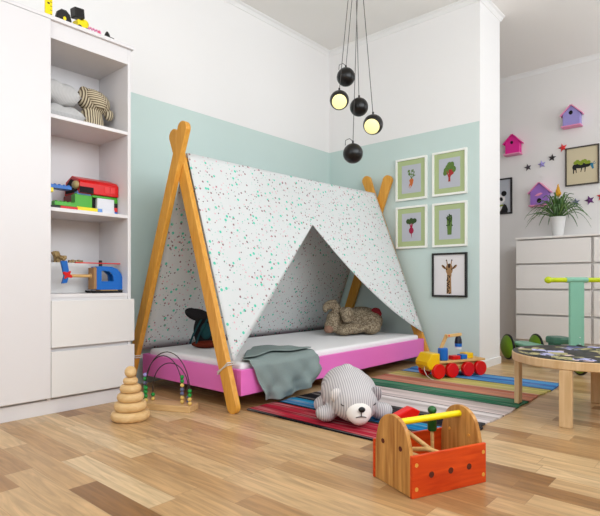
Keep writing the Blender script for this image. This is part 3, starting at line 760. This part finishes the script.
# ------------------------------------------------------------------ striped plush bear on the rug
t = thing('plush_bear', 'grey and white striped plush bear lying on its belly on the rug', 'plush toy', (2.104, 1.517, .0115), math.radians(-42))
blob('body', [((-.004, .08, .125), (.134, .18, .125)), ((-.004, .02, .122), (.145, .16, .120)), ((0, -.05, .112), (.130, .135, .108)), ((0, -.10, .100), (.114, .112, .095)), ((0, .075, .250), (.026, .04, .010)),
              ((-.138, -.065, .040), (.054, .05, .040), (0, .25, .45)), ((.145, -.06, .044), (.058, .05, .042), (0, -.25, -.45)),
              ((-.125, .10, .045), (.05, .07, .042)), ((.10, .15, .045), (.05, .07, .042))], 'bear', t, .008, 5)
blob('ear', [((-.096, -.125, .142), (.034, .018, .038), (.2, -.25, .3))], 'bear_pale', t, .005)
blob('ear', [((.096, -.125, .142), (.032, .018, .044), (.2, .3, -.3))], 'bear_dark', t, .005)
blob('muzzle', [((.0, -.188, .072), (.062, .042, .056)), ((0, -.196, .060), (.05, .04, .046))], 'bear_white', t, .006)
bm = new(); ell(bm, (.002, -.240, .098), (.0165, .012, .013)); obj('nose', bm, 'black', t)
for sx in (-1, 1):
    bm = new(); tube(bm, [(sx * .064 + .02 * math.cos(PI + PI * k / 8) * 1.0, -.192 + .012 * abs(sx) - .004 * math.sin(PI * k / 8), .114 - .010 * math.sin(PI * k / 8)) for k in range(9)], .0028, 6)
    obj('closed_eye', bm, 'thread', t)
bm = new(); tube(bm, [(0, -.2385, .085), (0, -.2395, .066)], .0022, 6); tube(bm, [(-.024, -.232, .060), (-.012, -.237, .064), (0, -.2395, .066), (.012, -.237, .064), (.024, -.232, .060)], .0022, 6)
obj('mouth', bm, 'thread', t)

# ------------------------------------------------------------------ ring stacker
t = thing('ring_stacker', 'natural wooden stacking ring tower on the floor by the wardrobe', 'stacking toy', (1.364, 2.358, 0))
z = 0
for r, hgt in ((.097, .048), (.081, .046), (.066, .044), (.053, .042), (.037, .034)):
    k = hgt / 2; bm = new()
    prof = [(.0, 0), (r - k * .8, 0)] + [(r - k * .8 + k * .8 * math.sin(PI * i / 10), k - k * math.cos(PI * i / 10)) for i in range(1, 11)] + [(.0, hgt)]
    lathe(bm, prof, 40, (0, 0, z)); obj('ring', bm, 'beech', t); z += hgt
bm = new(); cyl(bm, (0, 0, .2), (0, 0, z + .01), .008); obj('spindle', bm, 'beech', t)
bm = new(); ell(bm, (0, 0, z + .028), (.0295, .0295, .030), seg=28, rings=16); obj('ball', bm, 'beech', t)

# ------------------------------------------------------------------ bead maze
t = thing('bead_maze', 'wire bead maze on a wooden block beside the ring tower', 'bead maze', (1.616, 2.393, 0), math.radians(-65.4))
obj('base', box(new(), -.165, .155, -.05, .05, 0, .034), 'beech_x', t, False, .003)
def arc(x0, x1, y, h, col_left, col_right):
    cx, rx = .5 * (x0 + x1), .5 * (x1 - x0)
    pts = [(x0, y, .03), (x0, y, .10)] + [(cx - rx * math.cos(PI * i / 20), y, .11 + (h - .11) * math.sin(PI * i / 20)) for i in range(21)] + [(x1, y, .10), (x1, y, .03)]
    bm = new(); tube(bm, pts, .0028, 6); obj('wire', bm, 'wire', t)
    for x, cols in ((x0, col_left), (x1, col_right)):
        for k, c in enumerate(cols):
            bm = new(); ell(bm, (x, y, .034 + .0115 + k * .0225), (.0115, .0115, .0113), seg=14, rings=8); obj('bead', bm, c, t)
arc(-.13, .142, -.025, .318, ['bead_yellow', 'green', 'green', 'green'], ['bead_yellow', 'bead_yellow', 'green', 'green'])
arc(-.15, .082, .0, .292, ['green', 'slate', 'green', 'green', 'slate', 'green', 'lavender'], ['bead_yellow', 'bead_yellow', 'slate', 'slate', 'bead_yellow', 'green', 'green'])
arc(-.115, .108, .022, .25, ['bead_yellow', 'green'], ['slate', 'slate'])

# ------------------------------------------------------------------ toolbox and toy tools
TBR = math.radians(-22.1)
t = thing('toy_toolbox', 'open wooden toy toolbox with orange sides and yellow bar handle', 'toolbox', (1.606 + .045, .85, 0), TBR)
TL, TW, TH = .325, .222, .138
for y0 in (-TW / 2, TW / 2 - .013): obj('side_panel', box(new(), -TL / 2, TL / 2, y0, y0 + .013, 0, TH), 'tool_orange', t, False, .003)
hw = TW / 2 - .0135
arch = [(-hw, 0.001), (hw, 0.001), (hw, .125), (hw * .92, .165)] + [(hw * .86 * math.cos(a), .17 + .078 * math.sin(a)) for a in [PI * (0.06 + .88 * k / 16) for k in range(17)]] + [(-hw * .92, .165), (-hw, .125)]
for x0 in (-TL / 2 + .002, TL / 2 - .018):
    e = obj('end_panel', prism(new(), arch, x0, x0 + .016, 'x'), 'tool_pine', t, False, .003)
obj('bottom', box(new(), -TL / 2 + .018, TL / 2 - .018, -hw, hw, .004, .014), 'tool_pine', t, False)
bm = new(); cyl(bm, (-TL / 2 + .014, 0, .218), (TL / 2 - .014, 0, .218), .0115); obj('handle', bm, 'bright_yellow', t)
for x in (-.083, .0, .082):
    bm = new(); cyl(bm, (x, -TW / 2 - .0008, .068), (x, -TW / 2 + .004, .068), .0105); obj('hole_plug', bm, 'plug', t)
for x in (-.145, .148):
    for z in (.03, .108):
        bm = new(); cyl(bm, (x, -TW / 2 - .0015, z), (x, -TW / 2 + .004, z), .0068); obj('screw_head', bm, 'brass', t)
for y in (-.048, .05):
    bm = new(); cyl(bm, (-TL / 2 + .0005, y, .155 - .01), (-TL / 2 + .005, y, .145), .0085); obj('peg_end', bm, 'plug', t)
    bm = new(); cyl(bm, (TL / 2 - .022, y, .15), (TL / 2 - .017, y, .15), .0055); obj('peg_end', bm, 'brass', t)
T0 = Matrix.Translation((1.651, .85, 0)) @ Matrix.Rotation(TBR, 4, 'Z')
def in_box(name, label, cat):
    o = thing(name, label, cat, T0.translation, TBR); return o
t = in_box('toy_hammer', 'toy hammer with a red head and wooden handle leaning in the toolbox', 'toy hammer')
m_, L_ = align((.06, -.055, .025), (-.06, .055, .21))
bm = new(); cyl(bm, (.065, -.055, .05), (-.075, .055, .178), .0085); obj('handle', bm, 'truck_wood', t)
m_, L_ = align((.065, -.055, .05), (-.075, .055, .178))
bm = new(); prism(bm, [(-.06, -.02), (.03, -.026), (.06, .0), (.03, .026), (-.06, .02)], -.018, .018, 'y', Matrix.Translation((-.045, .075, .212)) @ Matrix.Rotation(-.25, 4, 'Y')); obj('hammer_head', bm, 'red', t, False, .004)
t = in_box('toy_screw', 'green wooden toy screw standing upright inside the toolbox', 'toy screw')
bm = new(); lathe(bm, [(0, .15), (.014, .15), (.017, .155), (.017, .195), (.012, .2), (.008, .205), (.008, .212)], 20, (.064, .055, 0)); obj('shank', bm, 'dkgreen', t)
bm = new(); ell(bm, (.064, .055, .226), (.0165, .0165, .0155)); obj('knob', bm, 'dkgreen', t)
bm = new(); cyl(bm, (.058, .045, .016), (.064, .055, .152), .0065); obj('rod', bm, 'truck_wood', t)
t = in_box('toy_wrench', 'curved wooden toy wrench lying in the toolbox', 'toy wrench')
bm = new(); tube(bm, [(-.11, .055, .135), (-.105, .03, .12), (-.085, .0, .105), (-.05, -.02, .09), (-.01, -.03, .075), (.03, -.03, .06)], .009, 10); obj('handle', bm, 'truck_wood', t)
bm = new(); tube(bm, [(-.02, -.075, .12), (-.04, -.04, .125), (-.08, .01, .115), (-.1, .06, .1)], .008, 10); obj('jaw', bm, 'truck_wood', t)

# ------------------------------------------------------------------ toy truck
t = thing('toy_truck', 'wooden toy crane truck with yellow cab and red wheels on the rug', 'toy truck', (3.565, 1.64, .0105), math.radians(155.2))
for x in (.192, .072, -.075, -.19):
    for y in (.075, -.075):
        m_ = align((x, y - .016, .0525), (x, y + .016, .0525))[0]
        bm = new(); lathe(bm, [(0, 0), (.049, 0), (.0525, .003), (.0525, .029), (.049, .032), (0, .032)], 32, mtx=m_); obj('wheel', bm, 'red', t)
for x in (.192, .072, -.075, -.19):
    bm = new(); cyl(bm, (x, -.058, .05), (x, .058, .05), .007, seg=12); obj('axle', bm, 'truck_wood', t)
obj('chassis', box(new(), -.24, .25, -.05, .05, .052, .085), 'truck_wood', t, False, .003)
obj('deck', box(new(), -.245, .175, -.072, .072, .105, .122), 'truck_wood', t, False, .003)
obj('deck_support', box(new(), -.2, .15, -.04, .04, .0855, .105), 'truck_wood', t, False)
obj('cab', prism(new(), [(.174, .065), (.262, .065), (.285, .095), (.285, .12), (.243, .178), (.174, .178)], -.07, .07, 'y'), 'yellow', t, False, .006)
bm = new(); cyl(bm, (.116, .03, .122), (.116, .03, .212), .036, ch=.006, seg=28); obj('turret', bm, 'blue', t)
bm = new(); box(bm, -.012, .012, -.008, .008, 0, .115, Matrix.Translation((.136, .03, .205)) @ Matrix.Rotation(-.5, 4, 'Y')); obj('lower_arm', bm, 'truck_wood', t, False, .003)
bm = new(); box(bm, -.01, .125, -.008, .008, -.011, .011, Matrix.Translation((.086, .046, .298)) @ Matrix.Rotation(PI, 4, 'Z') @ Matrix.Rotation(-.06, 4, 'Y')); obj('upper_arm', bm, 'truck_wood', t, False, .003)
bm = new(); cyl(bm, (.081, .02, .300), (.081, .058, .300), .006); obj('arm_bolt', bm, 'starred', t)
bm = new(); cyl(bm, (-.026, .03, .295), (-.026, .03, .315), .004); lathe(bm, [(.0, .0), (.027, .0), (.024, .03), (.016, .052), (0, .056)], 20, (-.026, .03, .238)); obj('hook_bell', bm, 'navy', t)
bm = new(); cyl(bm, (-.026, .03, .214), (-.026, .03, .239), .026); obj('hook_ring', bm, 'blue', t)
bm = new(); cyl(bm, (-.026, .03, .196), (-.026, .03, .214), .022); obj('magnet', bm, 'brickwhite', t)
for m, (x0, x1, y0, y1, z1), lb in (('red', (-.02, .05, .01, .062, .152), 'red toy block on the truck deck under the crane hook'), ('blue', (-.085, -.03, .01, .06, .156), 'blue toy block on the truck deck between the red and yellow blocks'), ('yellow', (-.16, -.09, -.03, .04, .162), 'yellow toy block at the rear end of the truck deck')):
    o = obj('toy_block', box(new(), x0, x1, y0, y1, .1225, z1), m, None, False, .004); o.location = (3.565, 1.64, .0105); o.rotation_euler = (0, 0, math.radians(155.2))
    tag(o, lb, 'toy block', 'blocks loaded on the toy truck')
bm = new(); tube(bm, [(.28, .03, .085), (.295, .05, .06), (.29, .07, .03), (.27, .09, .006), (.26, .11, .004)], .002, 6); obj('pull_cord', bm, 'string', t)

# ------------------------------------------------------------------ round play table
t = thing('round_table', 'low round birch play table with a dark printed top', 'table', (3.002, .656, 0))
bm = new(); lathe(bm, [(0, .278), (.342, .278), (.346, .282), (.346, .318), (.342, .322), (0, .322)], 72); obj('tabletop', bm, 'table_wood', t)
bm = new(); lathe(bm, [(0, .322), (.341, .322), (.341, .3245), (0, .3245)], 72); obj('border', bm, 'table_border', t)
bm = new(); lathe(bm, [(0, .3245), (.318, .3245), (.318, .326), (0, .326)], 72); obj('printed_top', bm, 'collage', t)
for a in (PI, PI / 2, 0, -PI / 2):
    m_ = Matrix.Rotation(a, 4, 'Z')
    obj('leg', box(new(), .316, .3435, -.029, .029, 0.0105 if abs(a - PI / 2) < .1 else 0, .2775, m_), 'table_wood', t, False, .004)

# ------------------------------------------------------------------ ride-on tricycle
t = thing('ride_on_trike', 'sage green ride-on trike with lime handlebar grips behind the round table', 'ride-on toy', (4.786, 1.538, 0), math.radians(-132.5))
def wheel(x, y):
    m_ = align((x, y - .016, .115), (x, y + .016, .115))[0]
    bm = new(); lathe(bm, [(.09, .004), (.108, .006), (.114, .011), (.115, .016), (.114, .021), (.108, .026), (.09, .028)], 36, mtx=m_)
    w_ = obj('wheel', bm, 'black', t)
    bm = new(); lathe(bm, [(0, -.028), (.03, -.026), (.06, -.02), (.09, -.008), (.102, .004), (.102, .028), (.09, .040), (.06, .052), (.03, .058), (0, .06)], 36, mtx=m_); obj('disc', bm, 'lime', w_)
wheel(0, -.135); wheel(0, .135); wheel(.80, 0)
bm = new(); cyl(bm, (0, -.1, .115), (0, .1, .115), .012); obj('axle', bm, 'dkteal', t)
obj('deck', prism(new(), [(-.10, -.06), (-.06, -.085), (.12, -.085), (.5, -.05), (.76, -.045), (.76, .045), (.5, .05), (.12, .085), (-.06, .085), (-.10, .06)], .132, .155, 'z'), 'teal', t, False, .006)
bm = new(); prism(bm, [(.34, .02), (.38, -.01), (.50, -.01), (.54, .02), (.54, .12), (.50, .145), (.38, .145), (.34, .12)], .195, .25, 'z'); obj('seat', bm, 'dkteal', t, False, .015)
obj('seat_post', box(new(), .40, .48, .0, .06, .1555, .195), 'dkteal', t, False)
bm = new(); box(bm, .75, .775, -.057, .057, .155, .70); obj('stem', bm, 'teal', t, False, .005)
for z in (.18, .23, .28):
    bm = new(); cyl(bm, (.774, .02, z), (.778, .02, z), .004); obj('bolt', bm, 'brickwhite', t)
for y in (-.056, .056): obj('fork', box(new(), .74, .82, y - .008, y + .008, .09, .1315), 'teal', t, False, .003)
bm = new(); cyl(bm, (.762, -.085, .715), (.762, .085, .715), .021); obj('handlebar', bm, 'teal', t)
for s in (-1, 1):
    bm = new(); cyl(bm, (.762, s * .085, .715), (.762, s * .215, .715), .018); obj('grip', bm, 'limegrip', t)
    bm = new(); ell(bm, (.762, s * .225, .715), (.026, .03, .026)); obj('grip_end', bm, 'limegrip', t)

# ------------------------------------------------------------------ dresser and plant
DX = 5.36
t = thing('dresser', 'wide white eight-drawer dresser against the far wall', 'dresser', (DX, 1.786, 0))
W2 = .69
bm = new(); box(bm, .05, .455, -1.395, -.012, .08, 1.132); obj('carcass', bm, 'dresser', t, False, .002)
obj('top_board', box(new(), -.006, .455, -1.405, .004, 1.132, 1.153), 'dresser', t, False, .003)
obj('plinth', box(new(), .035, .455, -1.39, -.014, 0, .08), 'dresser', t, False)
for c in (0, 1):
    for z0, z1 in ((.888, 1.118), (.635, .870), (.378, .617), (.120, .360)):
        obj('drawer', box(new(), 0, .0495, -.684 - c * .704, -.004 - c * .704, z0, z1), 'dresser', t, False, .002)
t = thing('potted_plant', 'leafy bromeliad with an orange bloom in a white pot on the dresser', 'potted plant', (5.54, 1.435, 1.1535))
bm = new(); lathe(bm, [(0, 0), (.045, 0), (.048, .004), (.074, .195), (.076, .2), (.068, .2), (.064, .18), (0, .18)], 36); obj('pot', bm, 'pot', t)
bm = new(); lathe(bm, [(0, .1805), (.063, .1805), (.03, .188), (0, .19)], 24); obj('soil', bm, 'soil', t)
def leaf(az, ln, rise, droop, wd, m):
    bm = new(); n = 12; rows = []
    for i in range(n + 1):
        s = i / n
        r = .015 + ln * (s ** 1.1) * (1 - .12 * s); z = .185 + rise * math.sin(min(1, s * 1.15) * PI * .55) - droop * max(0, s - .4) ** 2
        wv = wd * (0.35 + 1.1 * s) * (1 - s) ** .8 + .0008
        c = Vector((r * math.cos(az), r * math.sin(az), z)); sd = Vector((-math.sin(az), math.cos(az), 0))
        rows.append((bm.verts.new(c - sd * wv + Vector((0, 0, wv * .5))), bm.verts.new(c), bm.verts.new(c + sd * wv + Vector((0, 0, wv * .5)))))
    for a, b_ in zip(rows, rows[1:]):
        bm.faces.new((a[0], b_[0], b_[1], a[1])); bm.faces.new((a[1], b_[1], b_[2], a[2]))
    o = obj('leaf', bm, m, t); s_ = o.modifiers.new('thick', 'SOLIDIFY'); s_.thickness = .0015
rl = random.Random(3)
for k in range(78):
    az = 2.399963 * k; inner = k / 78
    ln = (.13 + .25 * (1 - inner) * rl.uniform(.7, 1.15)) * (1 - .32 * max(0, math.cos(az))); rise = .07 + .17 * inner + rl.uniform(-.02, .04)
    leaf(az, ln, rise, rl.uniform(.1, .5) * (1 - .8 * inner), rl.uniform(.012, .017), 'leaf' if k % 3 else 'leaf2')
bm = new(); cyl(bm, (0, 0, .18), (0.01, -.0, .44), .006); obj('stalk', bm, 'leaf2', t)
bm = new()
for k in range(16):
    a = 2.4 * k; z_ = .425 + .006 * k; r_ = .030 * (1 - k / 17)
    ell(bm, (.01 + .5 * r_ * math.cos(a), .5 * r_ * math.sin(a), z_), (.5 * r_ + .004, .5 * r_ + .004, .022), (0, 0, a), 8, 6)
obj('bloom', bm, 'bloom', t)

# ------------------------------------------------------------------ pendant lamps
CX, CY = 2.677, 1.879
lamps = [((2.720, 1.998, 2.059), None, 'uppermost dark globe pendant of the hanging cluster'),
         ((2.579, 1.946, 1.855), (-.75, -.57, -.66), 'dark globe pendant with lit yellow face, left of the cluster'),
         ((2.778, 1.933, 1.860), None, 'unlit dark globe pendant in the middle of the cluster'),
         ((2.612, 1.714, 1.660), (-1.0, -.34, -.72), 'dark globe pendant with lit yellow face, right of the cluster'),
         ((2.531, 1.806, 1.484), None, 'lowest dark globe pendant of the hanging cluster')]
for k, (c, d, lb) in enumerate(lamps):
    t = thing('pendant_lamp', lb, 'pendant lamp', c, 0, 'pendant lamps in a hanging cluster'); R_ = .061
    bm = new()
    if d is None:
        ell(bm, (0, 0, 0), (R_, R_, R_), seg=36, rings=20); obj('globe', bm, 'globe', t)
    else:
        q = Vector(d).normalized().to_track_quat('Z', 'Y').to_matrix().to_4x4()
        a1 = math.acos(.036 / R_)
        prof = [(0, -R_)] + [(R_ * math.sin(PI - (PI - a1) * i / 18), R_ * math.cos(PI - (PI - a1) * i / 18)) for i in range(1, 19)] + [(.046, .034), (0, .032)]
        lathe(bm, prof, 36, mtx=q); obj('globe', bm, 'globe', t)
        bm = new(); lathe(bm, [(.0465, .035), (.035, .041), (.018, .0445), (0, .0455)], 36, mtx=q); obj('diffuser', bm, 'lens', t)
    a = 2 * PI * k / 5
    topp = Vector((CX - c[0] + .018 * math.cos(a), CY - c[1] + .018 * math.sin(a), HC - c[2]))
    bm = new(); tube(bm, [(0, 0, R_ - .002), topp * .5 + Vector((0, 0, R_ * .5)), topp], .0022, 6); obj('cord', bm, 'cord', t)
    bm = new(); cyl(bm, (0, 0, R_ - .003), (0, 0, R_ + .016), .006); obj('cord_grip', bm, 'globe', t)
    if k in (0, 4):
        bm = new(); tube(bm, [(0, 0, R_ + .014), (-.012, .016, R_ + .03), (-.028, .034, R_ + .02), (-.03, .036, R_ - .012)], .002, 6); obj('cord_loop', bm, 'cord', t)

# ------------------------------------------------------------------ pictures
def picture(label, loc, w_, h_, fr, fw, mat_m, pw, ph, paper, name='framed_picture', group=None):
    t = wall_thing(name, label, 'picture', loc, group)
    bm = new(); d = .022
    box(bm, -w_ / 2, w_ / 2, h_ / 2 - fw, h_ / 2, 0, d); box(bm, -w_ / 2, w_ / 2, -h_ / 2, -h_ / 2 + fw, 0, d)
    box(bm, -w_ / 2, -w_ / 2 + fw, -h_ / 2 + fw, h_ / 2 - fw, 0, d); box(bm, w_ / 2 - fw, w_ / 2, -h_ / 2 + fw, h_ / 2 - fw, 0, d)
    obj('frame', bm, fr, t, False)
    zt = .012
    if mat_m:
        obj('mount', box(new(), -w_ / 2 + fw, w_ / 2 - fw, -h_ / 2 + fw, h_ / 2 - fw, .002, zt), mat_m, t, False)
        zt += .0008
    obj('print', box(new(), -pw / 2, pw / 2, -ph / 2, ph / 2, .002, zt), paper, t, False)
    return t, zt
def draw(t, z, shapes, name, m):
    bm = new(); k = 0
    for p in shapes:
        prism(bm, p, z - .0005, z + .0006 + .00007 * k, 'z'); k = (k + 1) % 9
    o = obj(name, bm, m, t, False); o.scale = (DS[0], DS[1], 1); return o
DS = [.78, .86]
def stroke(a, b_, w0, w1):
    d = Vector((b_[0] - a[0], b_[1] - a[1])).normalized(); n = Vector((-d[1], d[0]))
    return [(a[0] + n[0] * w0, a[1] + n[1] * w0), (a[0] - n[0] * w0, a[1] - n[1] * w0), (b_[0] - n[0] * w1, b_[1] - n[1] * w1), (b_[0] + n[0] * w1, b_[1] + n[1] * w1)]
FX = 3.992
GV = 'vegetable pictures on the teal wall'
def veg(label, y, z): return picture(label, (FX, y, z), .304, .370, 'frame_white', .017, 'mat_green', .186, .246, 'paper_grey', group=GV)
t, z = veg('white framed carrot picture on the teal wall', 2.215, 1.605)
draw(t, z, [[(-.024, -.012), (-.006, .004), (.018, .002), (.03, -.014), (.022, -.05), (.006, -.08), (-.012, -.062)], stroke((0, -.075), (-.018, -.1), .004, .001), stroke((-.014, -.05), (-.03, -.088), .009, .001)], 'carrot', 'ink_orange')
rv = random.Random(1)
draw(t, z, [stroke((.004, 0), (-.03, .07), .003, .002), stroke((.004, 0), (.045, .075), .003, .002), stroke((.002, 0), (.008, .085), .003, .002)] + [circ(rv.uniform(-.04, .05), rv.uniform(.03, .088), .013, .006, 8, rv.uniform(0, 3)) for _ in range(16)], 'carrot_leaves', 'ink_leaf')
t, z = veg('white framed red-stemmed chard picture on the teal wall', 1.860, 1.608)
draw(t, z, [circ(-.035, .02, .03, .036, 14, .4), circ(.04, .03, .034, .034, 14), circ(.0, .065, .03, .04, 14), circ(.03, .075, .024, .03, 12), circ(-.02, .05, .026, .03), circ(-.05, .0, .02, .024)], 'chard_leaves', 'ink_leaf')
draw(t, z + .001, [stroke((.0, -.085), (0, .03), .012, .006), stroke((.002, -.05), (.03, .03), .008, .004), stroke((-.002, -.05), (-.03, .02), .007, .003), stroke((.01, -.02), (.045, .0), .012, .012), circ(.012, .0, .02, .03)], 'chard_stems', 'ink_red')
t, z = veg('white framed beetroot picture on the teal wall', 2.214, 1.181)
draw(t, z, [circ(0, -.035, .03, .033, 18), stroke((0, -.06), (.008, -.115), .006, .0006), stroke((-.004, -.01), (-.024, .05), .006, .004), stroke((.004, -.01), (.022, .05), .006, .004), stroke((0, -.01), (0, .05), .006, .004)], 'beetroot', 'ink_beet')
draw(t, z + .001, [circ(-.04, .06, .024, .026), circ(.0, .068, .026, .026), circ(.04, .064, .028, .024), circ(-.018, .05, .02, .02), circ(.02, .048, .02, .018)], 'beet_leaves', 'ink_dkleaf')
t, z = veg('white framed green celery bundle picture on the teal wall', 1.859, 1.179)
draw(t, z, [stroke((dx * .6, -.1), (dx, .07), .008, .008) for dx in (-.024, -.012, 0, .012, .024)], 'celery_stalks', 'ink_leaf')
draw(t, z + .001, [circ(rv.uniform(-.032, .032), rv.uniform(-.01, .095), .011, .007, 8, rv.uniform(0, 3)) for _ in range(26)], 'celery_leaves', 'ink_dkleaf')
DS[:] = [.78, .95]
t, z = picture('black framed giraffe picture, lowest on the teal wall', (FX, 1.862, .759), .306, .368, 'frame_black', .016, None, .276, .338, 'paper_white')
draw(t, z, [[(-.03, -.165), (.025, -.165), (.02, .0), (.028, .04), (-.03, .04), (-.024, .0)], circ(.0, .05, .04, .05, 18), circ(.002, .0, .024, .03), circ(-.062, .07, .03, .012, 12, -.6), circ(.062, .07, .03, .012, 12, .6), stroke((-.018, .08), (-.028, .125), .006, .005), stroke((.018, .08), (.028, .125), .006, .005)], 'giraffe', 'ink_tan')
draw(t, z + .0012, [circ(rv.uniform(-.022, .016), -.16 + .0095 * k, .010, .006, 8, rv.uniform(0, 3)) for k in range(17)] + [circ(-.03, .128, .007), circ(.03, .128, .007), circ(-.03, .05, .008, .006), circ(.03, .05, .008, .006), circ(-.008, -.008, .004), circ(.01, -.008, .004), circ(.0, .08, .014, .02), stroke((-.075, .085), (-.04, .055), .005, .004), stroke((.075, .085), (.04, .055), .005, .004)], 'giraffe_markings', 'ink_brown')
FW = XF - .001; DS[:] = [1, 1]
t, z = picture('black framed picture of a grazing stag on sand paper above the dresser', (FW, 1.275, 1.894), .31, .398, 'frame_bronze', .013, None, .284, .372, 'paper_sand')
draw(t, z, [circ(-.01, .0, .075, .026, 20), circ(-.07, -.01, .02, .03), circ(.045, .0, .03, .022), stroke((-.075, .0), (-.08, -.075), .009, .004), stroke((-.06, -.01), (-.052, -.07), .007, .003), stroke((.03, -.01), (.026, -.07), .007, .003), stroke((.0, -.015), (-.012, -.065), .006, .003), stroke((.06, .0), (.09, .005), .014, .012)], 'stag', 'ink_black')
draw(t, z + .001, [circ(-.06 + .017 * k, .035 + .012 * math.sin(k * 1.7), .02, .018, 10) for k in range(8)], 'foliage', 'ink_lime')
draw(t, z + .0012, [stroke((.085, .01), (.1, -.045), .014, .008), stroke((.095, .01), (.118, .03), .003, .002), stroke((.1, .0), (.125, .01), .003, .002)], 'stag_head', 'ink_blue')
t, z = picture('black framed panda picture partly hidden by the white wall end', (FW, 2.123, 1.667), .30, .402, 'frame_black', .016, None, .268, .37, 'paper_grey')
draw(t, z, [circ(.0, -.03, .075, .06, 20), circ(.0, -.13, .07, .055, 20)], 'panda', 'paper_white')
draw(t, z + .001, [circ(-.06, .03, .028), circ(.06, .03, .03), circ(.03, -.03, .018, .024, 14, .5), circ(-.03, -.03, .018, .024, 14, -.5), circ(.0, -.062, .012, .008)], 'panda_face', 'ink_black')
draw(t, z + .0012, [[(.0, -.184), (.1, -.184), (.105, -.15), (.085, -.1), (.06, -.085), (.045, -.11), (.03, -.15)], circ(-.08, -.13, .03, .05)], 'panda_limbs', 'ink_black')
draw(t, z + .0016, [stroke((-.03, -.115), (.05, -.098), .009, .009)], 'bamboo', 'ink_lime')

# ------------------------------------------------------------------ birdhouses and stars on the far wall
def birdhouse(label, y, z0, w_, h_, body, roofm, basem, holes, bird=False):
    t = wall_thing('birdhouse', label, 'birdhouse', (FW, y, z0), 'wooden birdhouses on the far wall'); t.scale = (.9, .93, .95)
    bw = w_ * .40; eave = h_ * .60; pk = h_ - .012; d = .085
    obj('body', prism(new(), [(-bw, .014), (bw, .014), (bw, eave), (0, pk), (-bw, eave)], 0.002, d, 'z'), body, t, False, .002)
    obj('base', box(new(), -bw - .014, bw + .014, 0, .0138, .002, d + .025), basem, t, False, .002)
    sl = math.atan2(pk - eave, bw); L = math.hypot(pk - eave, bw) + .03
    for s in (-1, 1):
        m_ = Matrix.Translation((0, pk + .002, 0)) @ Matrix.Rotation(-s * sl, 4, 'Z')
        x0, x1 = (0, L) if s > 0 else (-L, 0)
        obj('roof_panel', box(new(), x0, x1, .0, .011, .002, d + .018, m_), roofm, t, False, .001)
    for hx, hy, r in holes:
        bm = new(); prism(bm, circ(hx, hy, r, r * 1.1, 20), d - .002, d + .0012, 'z'); obj('entrance', bm, 'dark', t, False)  # dark disc painted for the shade inside the hole, nothing is bored
    if bird:
        bm = new(); prism(bm, [(-.05, .118), (-.02, .14), (.02, .15), (.042, .14), (.01, .118), (-.02, .112)], d, d + .006, 'z'); obj('bird_cutout', bm, 'palepink', t, False, .001)
birdhouse('hot pink birdhouse on the far wall next to the white wall end', 1.95, 2.105, .21, .245, 'hotpink', 'hotpink', 'palepink', [(-.005, .145, .017)])
birdhouse('lavender birdhouse with pink roof, highest on the far wall', 1.36, 2.295, .22, .245, 'lavender', 'palepink', 'palepink', [(-.004, .155, .021)])
birdhouse('purple birdhouse with pink roof behind the potted plant', 1.67, 1.512, .25, .275, 'purple', 'palepink', 'palepink', [(0, .06, .026)], True)
def star(label, y, z, r, m, tilt):
    t = wall_thing('wall_star', label, 'star', (FW, y, z), 'small stars on the far wall')
    bm = new(); n = 10; p = []
    for k in range(n):
        a = PI / 2 + tilt + k * PI / 5; q = r if k % 2 == 0 else r * .42
        p.append((q * math.cos(a), q * math.sin(a)))
    lo = [bm.verts.new((x, y_, .004)) for x, y_ in p]; c = bm.verts.new((0, 0, .028)); b_ = bm.verts.new((0, 0, 0))
    for k in range(n): bm.faces.new((lo[k], lo[(k + 1) % n], c)); bm.faces.new((lo[(k + 1) % n], lo[k], b_))
    obj('star', bm, m, t, False)
star('dark grey star, lowest left of the rising star row', 1.808, 1.955, .042, 'darkgrey', .2)
star('lavender star in the rising row between two dark stars', 1.664, 1.968, .044, 'lavender', .15)
star('black star in the rising row next to the red star', 1.562, 2.022, .042, 'black', -.1)
star('red star at the upper end of the rising row by the stag picture', 1.458, 2.11, .048, 'starred', .25)
star('slate blue star half behind the plant leaves', 1.335, 1.525, .044, 'slate', .1)
star('plum purple star under the stag picture', 1.208, 1.532, .05, 'plum', .3)
star('red star under the stag picture at the photo edge', 1.100, 1.56, .05, 'starred', .0)

# ------------------------------------------------------------------ daylight
wd = bpy.data.worlds.new('world'); sc.world = wd; wd.use_nodes = True
bg = wd.node_tree.nodes['Background']; bg.inputs[0].default_value = (0.9, 0.95, 1, 1); bg.inputs[1].default_value = 0.7
def area(name, loc, rot, sx, sy, power, col=(1, 1, 1)):
    L = bpy.data.lights.new(name, 'AREA'); L.shape = 'RECTANGLE'; L.size = sx; L.size_y = sy; L.energy = power; L.color = col
    o = bpy.data.objects.new(name, L); COL.objects.link(o); o.location = loc; o.rotation_euler = rot; return o
area('window_daylight_right', (1.3, YR - .12, 2.175), (PI / 2, 0, 0), 3.7, 1.4, 90, (.885, .95, 1))
area('window_daylight_far_room', (4.98, YR - .12, 2.1), (PI / 2, 0, 0), 1.2, 1.35, 20, (.885, .95, 1))
area('window_daylight_rear', (XR - .12, .7, 2.05), (PI / 2, 0, -PI / 2), 2.3, 1.45, 29, (.885, .95, 1))  # unseen fill added from behind to brighten faces turned that way

cam = bpy.data.cameras.new('camera'); co = bpy.data.objects.new('camera', cam); COL.objects.link(co); sc.camera = co
co.location = (0, 0, .70); co.rotation_euler = (PI / 2, 0, CAMA - PI / 2)
cam.sensor_fit = 'HORIZONTAL'; cam.sensor_width = 36; cam.lens = 507 / 600 * 36; cam.shift_y = 24 / 600; cam.clip_start = .02

vs = sc.view_settings
vs.view_transform = 'Standard'; vs.look = 'None'; vs.gamma = 1; vs.use_curve_mapping = False; vs.exposure = 0.10
sc.cycles.use_denoising = True
sc.cycles.max_bounces = 8; sc.cycles.diffuse_bounces = 4; sc.cycles.sample_clamp_indirect = 8
